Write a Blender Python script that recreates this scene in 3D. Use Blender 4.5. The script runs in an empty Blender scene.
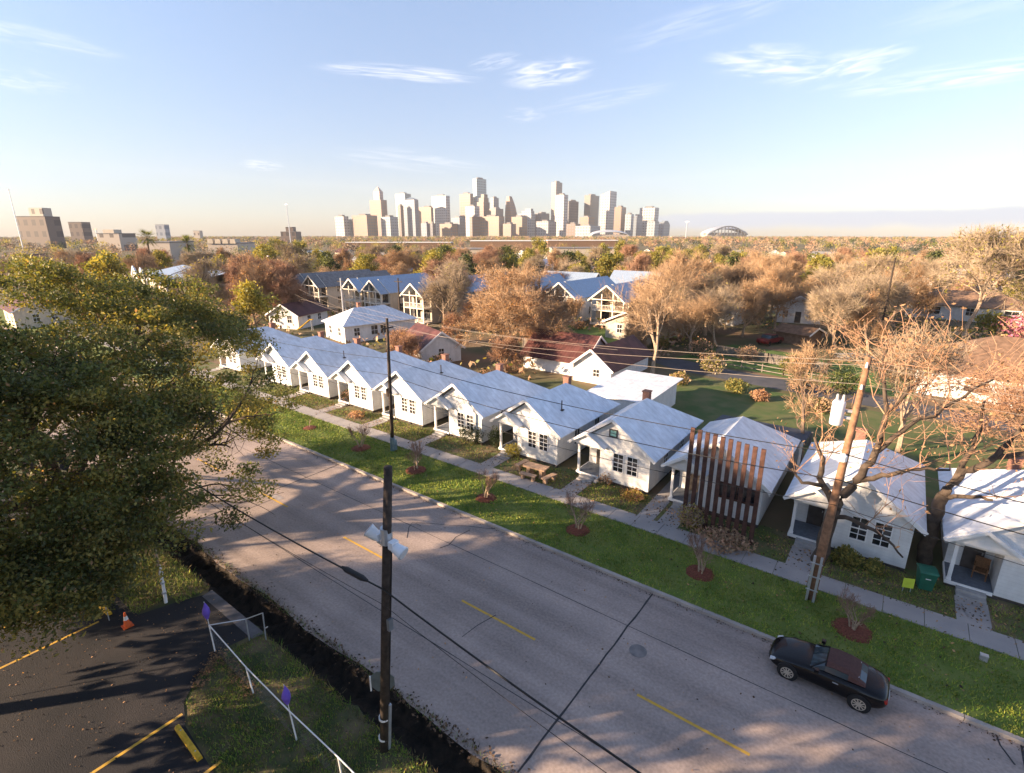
import bpy, math, random
import numpy as np
from mathutils import Vector, Matrix

# ---------------------------------------------------------------- camera, sky, sun, exposure
sc = bpy.context.scene
COL = sc.collection
R = math.radians
EYE, FPX, PITCH, YAW = 16.5, 523.0, R(16.27), R(36.6)
cd = bpy.data.cameras.new('camera')
cam = bpy.data.objects.new('camera', cd)
COL.objects.link(cam)
cam.location = (0, 0, EYE)
cam.rotation_euler = (R(90) - PITCH, 0, YAW)
cd.sensor_width = 36.0
cd.lens = 36.0 * FPX / 1024
cd.clip_start, cd.clip_end = 0.1, 60000
sc.camera = cam

SUN_EL, SHADOW_AZ = 15.5, 41.0          # shadows run 41 degrees from +Y towards +X
to_sun = Vector((-math.sin(R(SHADOW_AZ)) * math.cos(R(SUN_EL)), -math.cos(R(SHADOW_AZ)) * math.cos(R(SUN_EL)), math.sin(R(SUN_EL))))
sd = bpy.data.lights.new('sun', 'SUN')
sd.energy, sd.angle, sd.color = 5.0, R(0.6), (1.0, 0.73, 0.48)
sun = bpy.data.objects.new('sun', sd)
COL.objects.link(sun)
sun.rotation_euler = to_sun.to_track_quat('Z', 'Y').to_euler()

sc.view_settings.view_transform = 'Standard'
sc.view_settings.look = 'None'
sc.view_settings.exposure = 1.9
sc.view_settings.gamma = 1.0
sc.cycles.max_bounces = 6
sc.cycles.transparent_max_bounces = 6
sc.cycles.volume_bounces = 0
SKY_STRENGTH = 0.085

world = bpy.data.worlds.new('World')
sc.world = world
world.use_nodes = True
wn, wl = world.node_tree.nodes, world.node_tree.links
wn.clear()
w_out = wn.new('ShaderNodeOutputWorld')
w_bg = wn.new('ShaderNodeBackground')
w_sky = wn.new('ShaderNodeTexSky')
w_sky.sky_type = 'NISHITA'
w_sky.sun_disc = False
w_sky.sun_elevation = R(SUN_EL)
w_sky.sun_rotation = R(180 + SHADOW_AZ)
w_sky.air_density, w_sky.dust_density, w_sky.ozone_density = 1.0, 0.3, 3.4
w_bg.inputs['Strength'].default_value = SKY_STRENGTH
w_geo = wn.new('ShaderNodeTexCoord')
DIRV = w_geo.outputs['Generated']


def wmath(op, a, b=None, clamp=False):
    n = wn.new('ShaderNodeMath'); n.operation = op; n.use_clamp = clamp
    for i, v in enumerate((a, b)):
        if v is None: continue
        if isinstance(v, (int, float)): n.inputs[i].default_value = v
        else: wl.new(v, n.inputs[i])
    return n.outputs[0]


def wdot(vec):
    n = wn.new('ShaderNodeVectorMath'); n.operation = 'DOT_PRODUCT'
    wl.new(DIRV, n.inputs[0]); n.inputs[1].default_value = vec
    return n.outputs['Value']


def wsmooth(val, a, b):
    n = wn.new('ShaderNodeMapRange'); n.interpolation_type = 'SMOOTHSTEP'
    wl.new(val, n.inputs['Value'])
    n.inputs['From Min'].default_value, n.inputs['From Max'].default_value = a, b
    return n.outputs['Result']


def az_el(az, el):                       # azimuth measured from +Y towards -X, in degrees
    return Vector((-math.sin(R(az)) * math.cos(R(el)), math.cos(R(az)) * math.cos(R(el)), math.sin(R(el))))


def wispy(az, el, half_w, half_h, tilt, seed, amount):
    d = az_el(az, el)
    side = Vector((math.cos(R(az)), math.sin(R(az)), 0))
    upv = side.cross(d)
    t = R(tilt)
    a = side * math.cos(t) + upv * math.sin(t)
    b = upv * math.cos(t) - side * math.sin(t)
    u, v, w = wdot(a / math.tan(R(half_w))), wdot(b / math.tan(R(half_h))), wdot(d)
    rad = wmath('ADD', wmath('MULTIPLY', u, u), wmath('MULTIPLY', v, v))
    fall = wmath('MULTIPLY', wsmooth(rad, 1.0, 0.0), wmath('GREATER_THAN', w, 0.0))
    cmb = wn.new('ShaderNodeCombineXYZ')
    wl.new(u, cmb.inputs[0]); wl.new(wmath('MULTIPLY', v, 1.6), cmb.inputs[1]); cmb.inputs[2].default_value = seed
    nz = wn.new('ShaderNodeTexNoise'); nz.inputs['Scale'].default_value = 1.7
    nz.inputs['Detail'].default_value = 7; nz.inputs['Distortion'].default_value = 0.9
    wl.new(cmb.outputs[0], nz.inputs['Vector'])
    m = wmath('MULTIPLY', wsmooth(nz.outputs['Fac'], 0.36, 0.72), fall)
    return wmath('MULTIPLY', m, amount * .72)


def px_azel(x, y):
    rt = Vector((math.cos(YAW), math.sin(YAW), 0)); fw = Vector((-math.sin(YAW), math.cos(YAW), 0))
    F = fw * math.cos(PITCH) - Vector((0, 0, 1)) * math.sin(PITCH)
    U = Vector((0, 0, 1)) * math.cos(PITCH) + fw * math.sin(PITCH)
    d = (rt * (x - 512) / FPX - U * (y - 386.5) / FPX + F).normalized()
    return math.degrees(math.atan2(-d.x, d.y)), math.degrees(math.asin(d.z))


total = None
for i, (x, y, hw, hh, tilt, amt) in enumerate([
        (775, 63, 6.6, 1.7, -7, 0.72), (845, 68, 5.2, 1.5, 8, 0.62), (960, 75, 9.5, 1.1, 0, 0.55), (548, 73, 5.0, 1.5, 5, 0.8),
        (400, 73, 8.5, 0.8, -1, 0.75), (700, 22, 9.0, 1.4, 8, 0.24), (20, 34, 7.0, 1.0, -4, 0.3), (22, 80, 4.0, 1.0, 0, 0.25),
        (262, 165, 2.2, 0.6, 0, 0.5), (495, 62, 3.0, 0.8, 10, 0.35), (1000, 0, 9, 1.2, 4, 0.14), (600, 100, 8.0, 1.0, 8, 0.22), (410, 160, 9.0, 1.2, -4, 0.25),
        (525, 115, 2.4, .8, 0, .3)]):
    a, e = px_azel(x, y)
    c = wispy(a, e, hw, hh, tilt, i * 7.3, amt)
    total = c if total is None else wmath('MAXIMUM', total, c)
w_mix = wn.new('ShaderNodeMix'); w_mix.data_type = 'RGBA'
wl.new(total, w_mix.inputs['Factor'])
w_hs = wn.new('ShaderNodeHueSaturation'); w_hs.inputs['Hue'].default_value = .502; w_hs.inputs['Saturation'].default_value = .76
wl.new(w_sky.outputs['Color'], w_hs.inputs['Color'])
w_z = wn.new('ShaderNodeSeparateXYZ'); wl.new(DIRV, w_z.inputs[0])
w_mr = wn.new('ShaderNodeMapRange'); w_mr.inputs['From Max'].default_value = .34; w_mr.inputs['To Min'].default_value = 0; w_mr.inputs['To Max'].default_value = 1.0     # thicker air low down dims the horizon glow
wl.new(w_z.outputs['Z'], w_mr.inputs['Value'])
w_tint = wn.new('ShaderNodeMix'); w_tint.data_type = 'RGBA'; w_tint.inputs['A'].default_value = (.57, .525, .56, 1); w_tint.inputs['B'].default_value = (.82, .855, .90, 1)
wl.new(w_mr.outputs[0], w_tint.inputs['Factor'])
w_dim = wn.new('ShaderNodeVectorMath'); w_dim.operation = 'MULTIPLY'; wl.new(w_hs.outputs['Color'], w_dim.inputs[0]); wl.new(w_tint.outputs['Result'], w_dim.inputs[1])
wl.new(w_dim.outputs[0], w_mix.inputs['A'])
w_mix.inputs['B'].default_value = (5.2, 5.0, 5.0, 1)
# the low grey-blue cloud bank on the horizon to the right
w_sep = wn.new('ShaderNodeSeparateXYZ'); wl.new(DIRV, w_sep.inputs[0])
bank_n = wn.new('ShaderNodeTexNoise'); bank_n.inputs['Scale'].default_value = 9.0; bank_n.inputs['Detail'].default_value = 6
wl.new(DIRV, bank_n.inputs['Vector'])
edge = wmath('ADD', w_sep.outputs['Z'], wmath('MULTIPLY', wmath('SUBTRACT', bank_n.outputs['Fac'], 0.5), 0.022))
bank = wmath('MULTIPLY', wsmooth(edge, 0.037, 0.029), wsmooth(edge, 0.002, 0.018))
bank = wmath('MULTIPLY', bank, wsmooth(wdot(az_el(px_azel(1010, 230)[0], 0)), 0.78, 0.93))
w_mix2 = wn.new('ShaderNodeMix'); w_mix2.data_type = 'RGBA'
wl.new(wmath('MULTIPLY', bank, 0.8), w_mix2.inputs['Factor'])
wl.new(w_mix.outputs['Result'], w_mix2.inputs['A'])
w_mix2.inputs['B'].default_value = (2.0, 2.25, 2.75, 1)
wl.new(w_mix2.outputs['Result'], w_bg.inputs['Color'])
wl.new(w_bg.outputs[0], w_out.inputs['Surface'])

# ---------------------------------------------------------------- where a pixel of the photograph lies on the ground
_rt = np.array([math.cos(YAW), math.sin(YAW), 0]); _fw = np.array([-math.sin(YAW), math.cos(YAW), 0]); _up = np.array([0, 0, 1.0])
_F = _fw * math.cos(PITCH) - _up * math.sin(PITCH); _U = _up * math.cos(PITCH) + _fw * math.sin(PITCH)


def ray(x, y): return _rt * (x - 512) / FPX - _U * (y - 386.5) / FPX + _F


def G(x, y, z=0.0):
    d = ray(x, y); t = (z - EYE) / d[2]
    return d[0] * t, d[1] * t


def onY(x, y, Y):
    d = ray(x, y); t = Y / d[1]
    return d[0] * t, EYE + d[2] * t


def PX(X, Y, Z=0.0):
    v = np.array([X, Y, Z - EYE]); w = v @ _F
    if w <= 0.1: return -9999, -9999
    return 512 + FPX * (v @ _rt) / w, 386.5 - FPX * (v @ _U) / w


# ---------------------------------------------------------------- materials
MATS = {}


def mat(name, col, rough=0.75, metal=0.0, var=0.18, scale=3.0, bump=0.0, bscale=None, spec=0.4, col2=None, obj=True, ramp=(0.35, 0.65), coat=0.0, detail=5, thin=0.0):
    if name in MATS: return MATS[name]
    m = bpy.data.materials.new(name); m.use_nodes = True
    n, l = m.node_tree.nodes, m.node_tree.links
    b = n['Principled BSDF']
    b.inputs['Roughness'].default_value = rough
    b.inputs['Metallic'].default_value = metal
    b.inputs['Specular IOR Level'].default_value = spec
    if coat: b.inputs['Coat Weight'].default_value = coat
    tc = n.new('ShaderNodeTexCoord'); src = tc.outputs['Object']
    if not obj:
        g = n.new('ShaderNodeNewGeometry'); src = g.outputs['Position']
    nz = n.new('ShaderNodeTexNoise'); nz.inputs['Scale'].default_value = scale; nz.inputs['Detail'].default_value = detail
    l.new(src, nz.inputs['Vector'])
    cr = n.new('ShaderNodeValToRGB')
    c1 = col2 if col2 else tuple(min(1, c * (1 + var)) for c in col)
    c0 = col if col2 else tuple(c * (1 - var) for c in col)
    cr.color_ramp.elements[0].position, cr.color_ramp.elements[1].position = ramp
    cr.color_ramp.elements[0].color = (*c0, 1); cr.color_ramp.elements[1].color = (*c1, 1)
    l.new(nz.outputs['Fac'], cr.inputs['Fac'])
    l.new(cr.outputs['Color'], b.inputs['Base Color'])
    if bump:
        nb = n.new('ShaderNodeTexNoise'); nb.inputs['Scale'].default_value = bscale or scale * 4; nb.inputs['Detail'].default_value = 4
        l.new(src, nb.inputs['Vector'])
        bp = n.new('ShaderNodeBump'); bp.inputs['Strength'].default_value = bump; bp.inputs['Distance'].default_value = 0.05
        l.new(nb.outputs['Fac'], bp.inputs['Height']); l.new(bp.outputs['Normal'], b.inputs['Normal'])
    if thin:                                 # thin leaves let some light through
        tr = n.new('ShaderNodeBsdfTranslucent'); mx = n.new('ShaderNodeMixShader'); mx.inputs[0].default_value = thin
        sc_ = n.new('ShaderNodeVectorMath'); sc_.operation = 'MULTIPLY'; sc_.inputs[1].default_value = (1.7, 1.5, .7)
        l.new(cr.outputs['Color'], sc_.inputs[0]); l.new(sc_.outputs[0], tr.inputs['Color'])
        l.new(b.outputs[0], mx.inputs[1]); l.new(tr.outputs[0], mx.inputs[2]); l.new(mx.outputs[0], n['Material Output'].inputs['Surface'])
    MATS[name] = m
    return m


def banded(m, axis, scale, strength, dist, dark=0.0, profile='SIN'):
    """adds boards, seams or storeys: bands along one object axis, as bump and a faint colour change"""
    n, l = m.node_tree.nodes, m.node_tree.links
    b = n['Principled BSDF']
    tc = n.new('ShaderNodeTexCoord')
    w = n.new('ShaderNodeTexWave'); w.bands_direction = axis; w.wave_profile = profile
    w.inputs['Scale'].default_value = scale
    l.new(tc.outputs['Object'], w.inputs['Vector'])
    bp = n.new('ShaderNodeBump'); bp.inputs['Strength'].default_value = strength; bp.inputs['Distance'].default_value = dist
    l.new(w.outputs['Fac'], bp.inputs['Height']); l.new(bp.outputs['Normal'], b.inputs['Normal'])
    if dark:
        src = b.inputs['Base Color'].links[0].from_socket
        mr = n.new('ShaderNodeMapRange'); mr.inputs['From Min'].default_value = 0.0; mr.inputs['From Max'].default_value = 0.25
        mr.inputs['To Min'].default_value = 1 - dark; mr.inputs['To Max'].default_value = 1
        l.new(w.outputs['Fac'], mr.inputs['Value'])
        mx = n.new('ShaderNodeVectorMath'); mx.operation = 'SCALE'
        l.new(src, mx.inputs[0]); l.new(mr.outputs[0], mx.inputs['Scale'])
        l.new(mx.outputs[0], b.inputs['Base Color'])
    return m


def facade(name, col, glass, nx=0.35, nz=0.28, rough=0.5, metal=0.0, wx=0.55, wz=0.5):
    """a tower skin: storeys and bays of glass between piers, in metres"""
    if name in MATS: return MATS[name]
    m = bpy.data.materials.new(name); m.use_nodes = True
    n, l = m.node_tree.nodes, m.node_tree.links
    b = n['Principled BSDF']; b.inputs['Roughness'].default_value = rough; b.inputs['Metallic'].default_value = metal
    g = n.new('ShaderNodeNewGeometry'); sp = n.new('ShaderNodeSeparateXYZ'); l.new(g.outputs['Position'], sp.inputs[0])

    def mth(op, a, c=None):
        q = n.new('ShaderNodeMath'); q.operation = op
        for i, v in enumerate((a, c)):
            if v is None: continue
            if isinstance(v, (int, float)): q.inputs[i].default_value = v
            else: l.new(v, q.inputs[i])
        return q.outputs[0]
    h = mth('ADD', sp.outputs['X'], sp.outputs['Y'])
    fx = mth('FRACT', mth('MULTIPLY', h, 1 / 14.0)); fz = mth('FRACT', mth('MULTIPLY', sp.outputs['Z'], 1 / 13.0))
    k = mth('MULTIPLY', mth('LESS_THAN', fx, wx), mth('LESS_THAN', fz, wz))
    mx = n.new('ShaderNodeMix'); mx.data_type = 'RGBA'
    mx.inputs['A'].default_value = (*col, 1); mx.inputs['B'].default_value = (*glass, 1)
    l.new(k, mx.inputs['Factor']); l.new(mx.outputs['Result'], b.inputs['Base Color'])
    MATS[name] = m
    return m


def varied(m, amount, streak=0.0):
    """each object a slightly different age, with run-down stains of their own shape"""
    n, l = m.node_tree.nodes, m.node_tree.links
    b = n['Principled BSDF']; src = b.inputs['Base Color'].links[0].from_socket
    oi = n.new('ShaderNodeObjectInfo'); mr = n.new('ShaderNodeMapRange'); mr.inputs['To Min'].default_value = 1 - amount; mr.inputs['To Max'].default_value = 1.0
    l.new(oi.outputs['Random'], mr.inputs['Value']); fac = mr.outputs[0]
    if streak:
        g = n.new('ShaderNodeNewGeometry'); mp = n.new('ShaderNodeMapping'); mp.inputs['Scale'].default_value = (2.2, 2.2, .5); l.new(g.outputs['Position'], mp.inputs['Vector'])
        nz = n.new('ShaderNodeTexNoise'); nz.inputs['Scale'].default_value = 1.0; nz.inputs['Detail'].default_value = 8; l.new(mp.outputs[0], nz.inputs['Vector'])
        m2 = n.new('ShaderNodeMapRange'); m2.inputs['From Min'].default_value = .42; m2.inputs['From Max'].default_value = .62; m2.inputs['To Min'].default_value = 1 - streak; m2.inputs['To Max'].default_value = 1
        l.new(nz.outputs['Fac'], m2.inputs['Value']); q = n.new('ShaderNodeMath'); q.operation = 'MULTIPLY'; l.new(fac, q.inputs[0]); l.new(m2.outputs[0], q.inputs[1]); fac = q.outputs[0]
    mx = n.new('ShaderNodeVectorMath'); mx.operation = 'SCALE'; l.new(src, mx.inputs[0]); l.new(fac, mx.inputs['Scale']); l.new(mx.outputs[0], b.inputs['Base Color'])
    return m


WHITE = banded(mat('white_clapboard', (.80, .80, .79), .55, var=.05, scale=2.5), 'Z', 1.7, .45, .03, .10, 'SAW')
TRIM = mat('white_trim_paint', (.80, .79, .77), .5, var=.04)
ROOF = banded(mat('galvanised_roof', (.78, .83, .90), .45, metal=.08, var=.08, scale=.8), 'Y', .55, .22, .02, .07)
ROOFX = banded(mat('galvanised_roof_cross', (.78, .83, .90), .45, metal=.08, var=.08, scale=.8), 'X', .55, .22, .02, .07)
BLUEROOF = banded(mat('blue_grey_roof', (.38, .48, .62), .45, metal=.3, var=.08), 'Y', .6, .4, .03, .1)
REDROOF = banded(mat('maroon_roof', (.105, .04, .035), .6, metal=.1, var=.3, scale=.9), 'Y', .8, .4, .03, .1)
TANROOF = mat('tan_shingles', (.25, .155, .10), .9, var=.25, scale=2.2, bump=.3)
GREYROOF = mat('grey_shingles', (.22, .215, .22), .9, var=.2, scale=2.0, bump=.3)
CREAM = banded(mat('cream_siding', (.60, .52, .41), .7, var=.07), 'Z', 1.6, .35, .03, .06, 'SAW')
CREAMTRIM = mat('cream_trim', (.72, .66, .57), .6, var=.05)
varied(WHITE, .06, .09); varied(ROOF, .14, .14); varied(ROOFX, .1, .14); varied(CREAM, .15, .12); varied(BLUEROOF, .2, .1); varied(TANROOF, .35); varied(GREYROOF, .35)
GLASS = mat('dark_window_glass', (.015, .018, .024), .08, spec=.7, scale=1.3, col2=(.11, .10, .09), ramp=(.5, .66))
DOOR = mat('dark_door', (.07, .06, .055), .5, var=.2)
DECK = mat('porch_boards', (.13, .15, .18), .7, var=.15, scale=6)
CONC = mat('concrete_steps', (.33, .32, .31), .85, var=.16, scale=3, bump=.2)
PIER = mat('crawlspace_skirt', (.07, .06, .055), .9, var=.3, scale=4)
BRICK = mat('chimney_brick', (.22, .11, .08), .85, var=.25, scale=9)
RUST = mat('rusted_steel', (.070, .032, .024), .8, var=.35, scale=4, bump=.15)
WOODPOLE = mat('creosote_pole', (.045, .033, .026), .85, var=.35, scale=6, bump=.3)
TANPOLE = mat('weathered_pole', (.24, .13, .075), .85, var=.3, scale=5, bump=.3)
GALV = mat('galvanised_steel', (.55, .57, .60), .4, metal=.6, var=.1)
LAMPW = mat('white_enamel', (.75, .77, .80), .35, var=.05)
CABLE = mat('black_cable', (.012, .012, .013), .5, var=.2)
LITWIRE = mat('aluminium_wire', (.28, .23, .19), .6, metal=.1, var=.1)
YELLOW = mat('yellow_paint', (.62, .38, .03), .6, var=.2, scale=5)
BARK = mat('grey_brown_bark', (.16, .115, .082), .9, var=.35, scale=3, bump=.4)
DARKBARK = mat('dark_oak_bark', (.075, .056, .042), .95, var=.35, scale=3, bump=.5)
PALEBARK = mat('pale_bark', (.36, .27, .19), .85, var=.25, scale=4)
TWIG_TAN = mat('tan_twigs', (.38, .255, .15), .9, var=.3, scale=.4, obj=False)
TWIG_RED = mat('russet_twigs', (.36, .21, .13), .9, var=.3, scale=.5, obj=False)
TWIG_GREY = mat('greyish_twigs', (.33, .255, .175), .9, var=.3, scale=.5, obj=False)
LEAF_A = mat('oak_leaf_dark', (.092, .105, .042), .6, var=.4, scale=.6, obj=False, thin=.35)
LEAF_B = mat('oak_leaf_olive', (.29, .25, .07), .6, var=.4, scale=.6, obj=False, thin=.35)
LEAF_OL = mat('olive_leaf', (.30, .265, .06), .65, var=.35, scale=.3, obj=False, thin=.35)
LEAF_GR = mat('green_leaf', (.15, .17, .05), .65, var=.35, scale=.3, obj=False, thin=.35)
LEAF_DK = mat('evergreen_leaf', (.035, .052, .022), .6, var=.35, scale=.4, obj=False, thin=.35)
LEAF_TAN = mat('dead_tan_leaf', (.40, .235, .13), .85, var=.35, scale=.6, obj=False, thin=.35)
PINK = mat('pink_blossom', (.52, .16, .24), .8, var=.25, scale=2)
MULCH = mat('red_mulch', (.15, .045, .026), .95, var=.4, scale=14, bump=.5)
PURPLE = mat('purple_cloth', (.16, .09, .50), .7, var=.15)
ORANGE = mat('orange_plastic', (.75, .13, .03), .5, var=.1)
BINGREEN = mat('green_plastic', (.018, .12, .075), .5, var=.12)
TANSTONE = mat('tan_stone_table', (.40, .27, .18), .85, var=.22, scale=7)
CARBLACK = mat('black_car_paint', (.003, .003, .004), .16, spec=.3, coat=.25, var=.1)
SOFTTOP = mat('brown_canvas', (.085, .040, .034), .9, var=.15, scale=12)
CARGLASS = mat('car_glass', (.03, .05, .06), .06, spec=.9, var=.1)
RIM = mat('alloy_rim', (.72, .66, .56), .3, metal=.7, var=.05)
TYRE = mat('tyre_rubber', (.014, .014, .015), .85, var=.2)
LENS = mat('headlamp_lens', (.6, .64, .68), .15, spec=.8, var=.05)
TAIL = mat('tail_lamp', (.35, .02, .015), .25, var=.1)
TEAL = mat('teal_pane', (.25, .50, .46), .3, var=.1)
LIME = mat('lime_sign', (.55, .65, .06), .5, var=.08)


# ---------------------------------------------------------------- mesh helpers
class MB:
    def __init__(s): s.v, s.f, s.m = [], [], []

    def add(s, vs, fs, mi=0):
        o = len(s.v)
        s.v += [tuple(p) for p in vs]
        s.f += [tuple(i + o for i in f) for f in fs]
        s.m += [mi] * len(fs)
        return s

    def box(s, x0, y0, z0, x1, y1, z1, mi=0):
        vs = [(x, y, z) for z in (z0, z1) for x, y in ((x0, y0), (x1, y0), (x1, y1), (x0, y1))]
        return s.add(vs, [(3, 2, 1, 0), (4, 5, 6, 7), (0, 1, 5, 4), (1, 2, 6, 5), (2, 3, 7, 6), (3, 0, 4, 7)], mi)

    def prism(s, poly, d0, d1, plane='xy', mi=0):
        n = len(poly)
        if plane == 'xy': vs = [(a, b, d) for d in (d0, d1) for a, b in poly]
        elif plane == 'xz': vs = [(a, d, b) for d in (d0, d1) for a, b in poly]
        else: vs = [(d, a, b) for d in (d0, d1) for a, b in poly]
        fs = [tuple(range(n - 1, -1, -1)), tuple(range(n, 2 * n))] + [(i, (i + 1) % n, n + (i + 1) % n, n + i) for i in range(n)]
        return s.add(vs, fs, mi)

    def beam(s, p, q, w, h=None, mi=0):
        p, q = Vector(p), Vector(q); h = h or w
        d = (q - p).normalized(); a = Vector((0, 0, 1)) if abs(d.z) < .9 else Vector((1, 0, 0))
        u = d.cross(a).normalized() * w / 2; v = d.cross(u).normalized() * h / 2
        vs = [c + su * u + sv * v for c in (p, q) for su, sv in ((-1, -1), (1, -1), (1, 1), (-1, 1))]
        return s.add(vs, [(3, 2, 1, 0), (4, 5, 6, 7), (0, 1, 5, 4), (1, 2, 6, 5), (2, 3, 7, 6), (3, 0, 4, 7)], mi)

    def tube(s, pts, rad, n=8, mi=0, caps=True):
        pts = [Vector(p) for p in pts]
        if not isinstance(rad, (list, tuple)): rad = [rad] * len(pts)
        rings = []
        for i, p in enumerate(pts):
            d = (pts[min(i + 1, len(pts) - 1)] - pts[max(i - 1, 0)]).normalized()
            a = Vector((0, 0, 1)) if abs(d.z) < .9 else Vector((1, 0, 0))
            u = d.cross(a).normalized(); v = d.cross(u)
            rings.append([p + (u * math.cos(2 * math.pi * k / n) + v * math.sin(2 * math.pi * k / n)) * rad[i] for k in range(n)])
        vs = [q for r in rings for q in r]; fs = []
        for i in range(len(pts) - 1):
            for k in range(n):
                fs.append((i * n + k, i * n + (k + 1) % n, (i + 1) * n + (k + 1) % n, (i + 1) * n + k))
        if caps: fs += [tuple(range(n - 1, -1, -1)), tuple(range((len(pts) - 1) * n, len(pts) * n))]
        return s.add(vs, fs, mi)

    def shell(s, vs, fs, t, mi=0):
        """roof sheets with real thickness t, open boundary closed"""
        n = len(vs)
        allv = list(vs) + [(x, y, z - t) for x, y, z in vs]
        edges = {}
        for f in fs:
            for a, b in zip(f, f[1:] + f[:1]): edges[(a, b)] = 1
        side = [(a, a + n, b + n, b) for (a, b) in edges if (b, a) not in edges]
        return s.add(allv, list(fs) + [tuple(i + n for i in reversed(f)) for f in fs] + side, mi)

    def build(s, name, mats, parent=None, smooth=False, loc=None):
        me = bpy.data.meshes.new(name)
        me.from_pydata(s.v, [], s.f)
        if not isinstance(mats, (list, tuple)): mats = [mats]
        for m in mats: me.materials.append(m)
        if len(mats) > 1: me.polygons.foreach_set('material_index', s.m)
        if smooth: me.polygons.foreach_set('use_smooth', [True] * len(me.polygons))
        me.update()
        return link(name, me, parent, loc)


def link(name, me, parent=None, loc=None):
    o = bpy.data.objects.new(name, me)
    COL.objects.link(o)
    if parent: o.parent = parent
    if loc: o.location = loc
    return o


def tag(o, label=None, cat=None, group=None, kind=None):
    if label: o['label'] = label
    if cat: o['category'] = cat
    if group: o['group'] = group
    if kind: o['kind'] = kind
    return o


def thing(name, label, cat, loc=(0, 0, 0), rz=0.0, group=None):
    o = bpy.data.objects.new(name, None)
    COL.objects.link(o)
    o.location = loc; o.rotation_euler.z = rz
    o.empty_display_size = .2
    return tag(o, label, cat, group)


KIDS = {}


def dup(root, loc, rz=None, label=None, scale=None, group=None):
    if root not in KIDS: KIDS[root] = [(c, list(c.children)) for c in root.children]
    r = root.copy(); COL.objects.link(r); r.location = loc
    if rz is not None: r.rotation_euler.z = rz
    if scale: r.scale = scale if isinstance(scale, (tuple, list)) else (scale,) * 3
    if label: r['label'] = label
    if group: r['group'] = group
    for ch, gs in KIDS[root]:
        c = ch.copy(); COL.objects.link(c); c.parent = r
        for g in gs:
            d = g.copy(); COL.objects.link(d); d.parent = c
    return r


def quad_mesh(name, V, mats, midx=None, smooth=False):
    """V: (n,4,3) array of loose quads"""
    n = len(V)
    me = bpy.data.meshes.new(name)
    me.vertices.add(n * 4); me.vertices.foreach_set('co', np.ascontiguousarray(V, dtype=np.float32).ravel())
    me.loops.add(n * 4); me.loops.foreach_set('vertex_index', np.arange(n * 4, dtype=np.int32))
    me.polygons.add(n); me.polygons.foreach_set('loop_start', np.arange(0, n * 4, 4, dtype=np.int32))
    for m in mats: me.materials.append(m)
    if midx is not None: me.polygons.foreach_set('material_index', np.ascontiguousarray(midx, dtype=np.int32))
    me.update(calc_edges=True)
    return me


def seg_quads(P0, P1, r0, r1, n=3):
    """tapered n-sided tubes as an array of quads"""
    P0, P1 = np.asarray(P0, float), np.asarray(P1, float); r0, r1 = np.asarray(r0, float), np.asarray(r1, float)
    d = P1 - P0; d /= np.linalg.norm(d, axis=1, keepdims=True) + 1e-9
    a = np.where(np.abs(d[:, 2:3]) < .9, np.array([[0, 0, 1.0]]), np.array([[1.0, 0, 0]]))
    u = np.cross(d, a); u /= np.linalg.norm(u, axis=1, keepdims=True); v = np.cross(d, u)
    out = []
    for k in range(n):
        c0, s0, c1, s1 = math.cos(2 * math.pi * k / n), math.sin(2 * math.pi * k / n), math.cos(2 * math.pi * (k + 1) / n), math.sin(2 * math.pi * (k + 1) / n)
        A, B = u * c0 + v * s0, u * c1 + v * s1
        out.append(np.stack([P0 + A * r0[:, None], P0 + B * r0[:, None], P1 + B * r1[:, None], P1 + A * r1[:, None]], 1))
    return np.concatenate(out, 0)


def leaf_quads(C, size, rng, squash=1.0, var=.5):
    n = len(C)
    a = rng.normal(size=(n, 3)); a[:, 2] *= squash; a /= np.linalg.norm(a, axis=1, keepdims=True)
    b = rng.normal(size=(n, 3)); b -= a * (a * b).sum(1, keepdims=True); b /= np.linalg.norm(b, axis=1, keepdims=True)
    s = size * (1 - var + 2 * var * rng.random((n, 1)))
    A, B = a * s, b * s * .55
    return np.stack([C - A, C - B * .9 + A * .1, C + A, C + B], 1)


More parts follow.
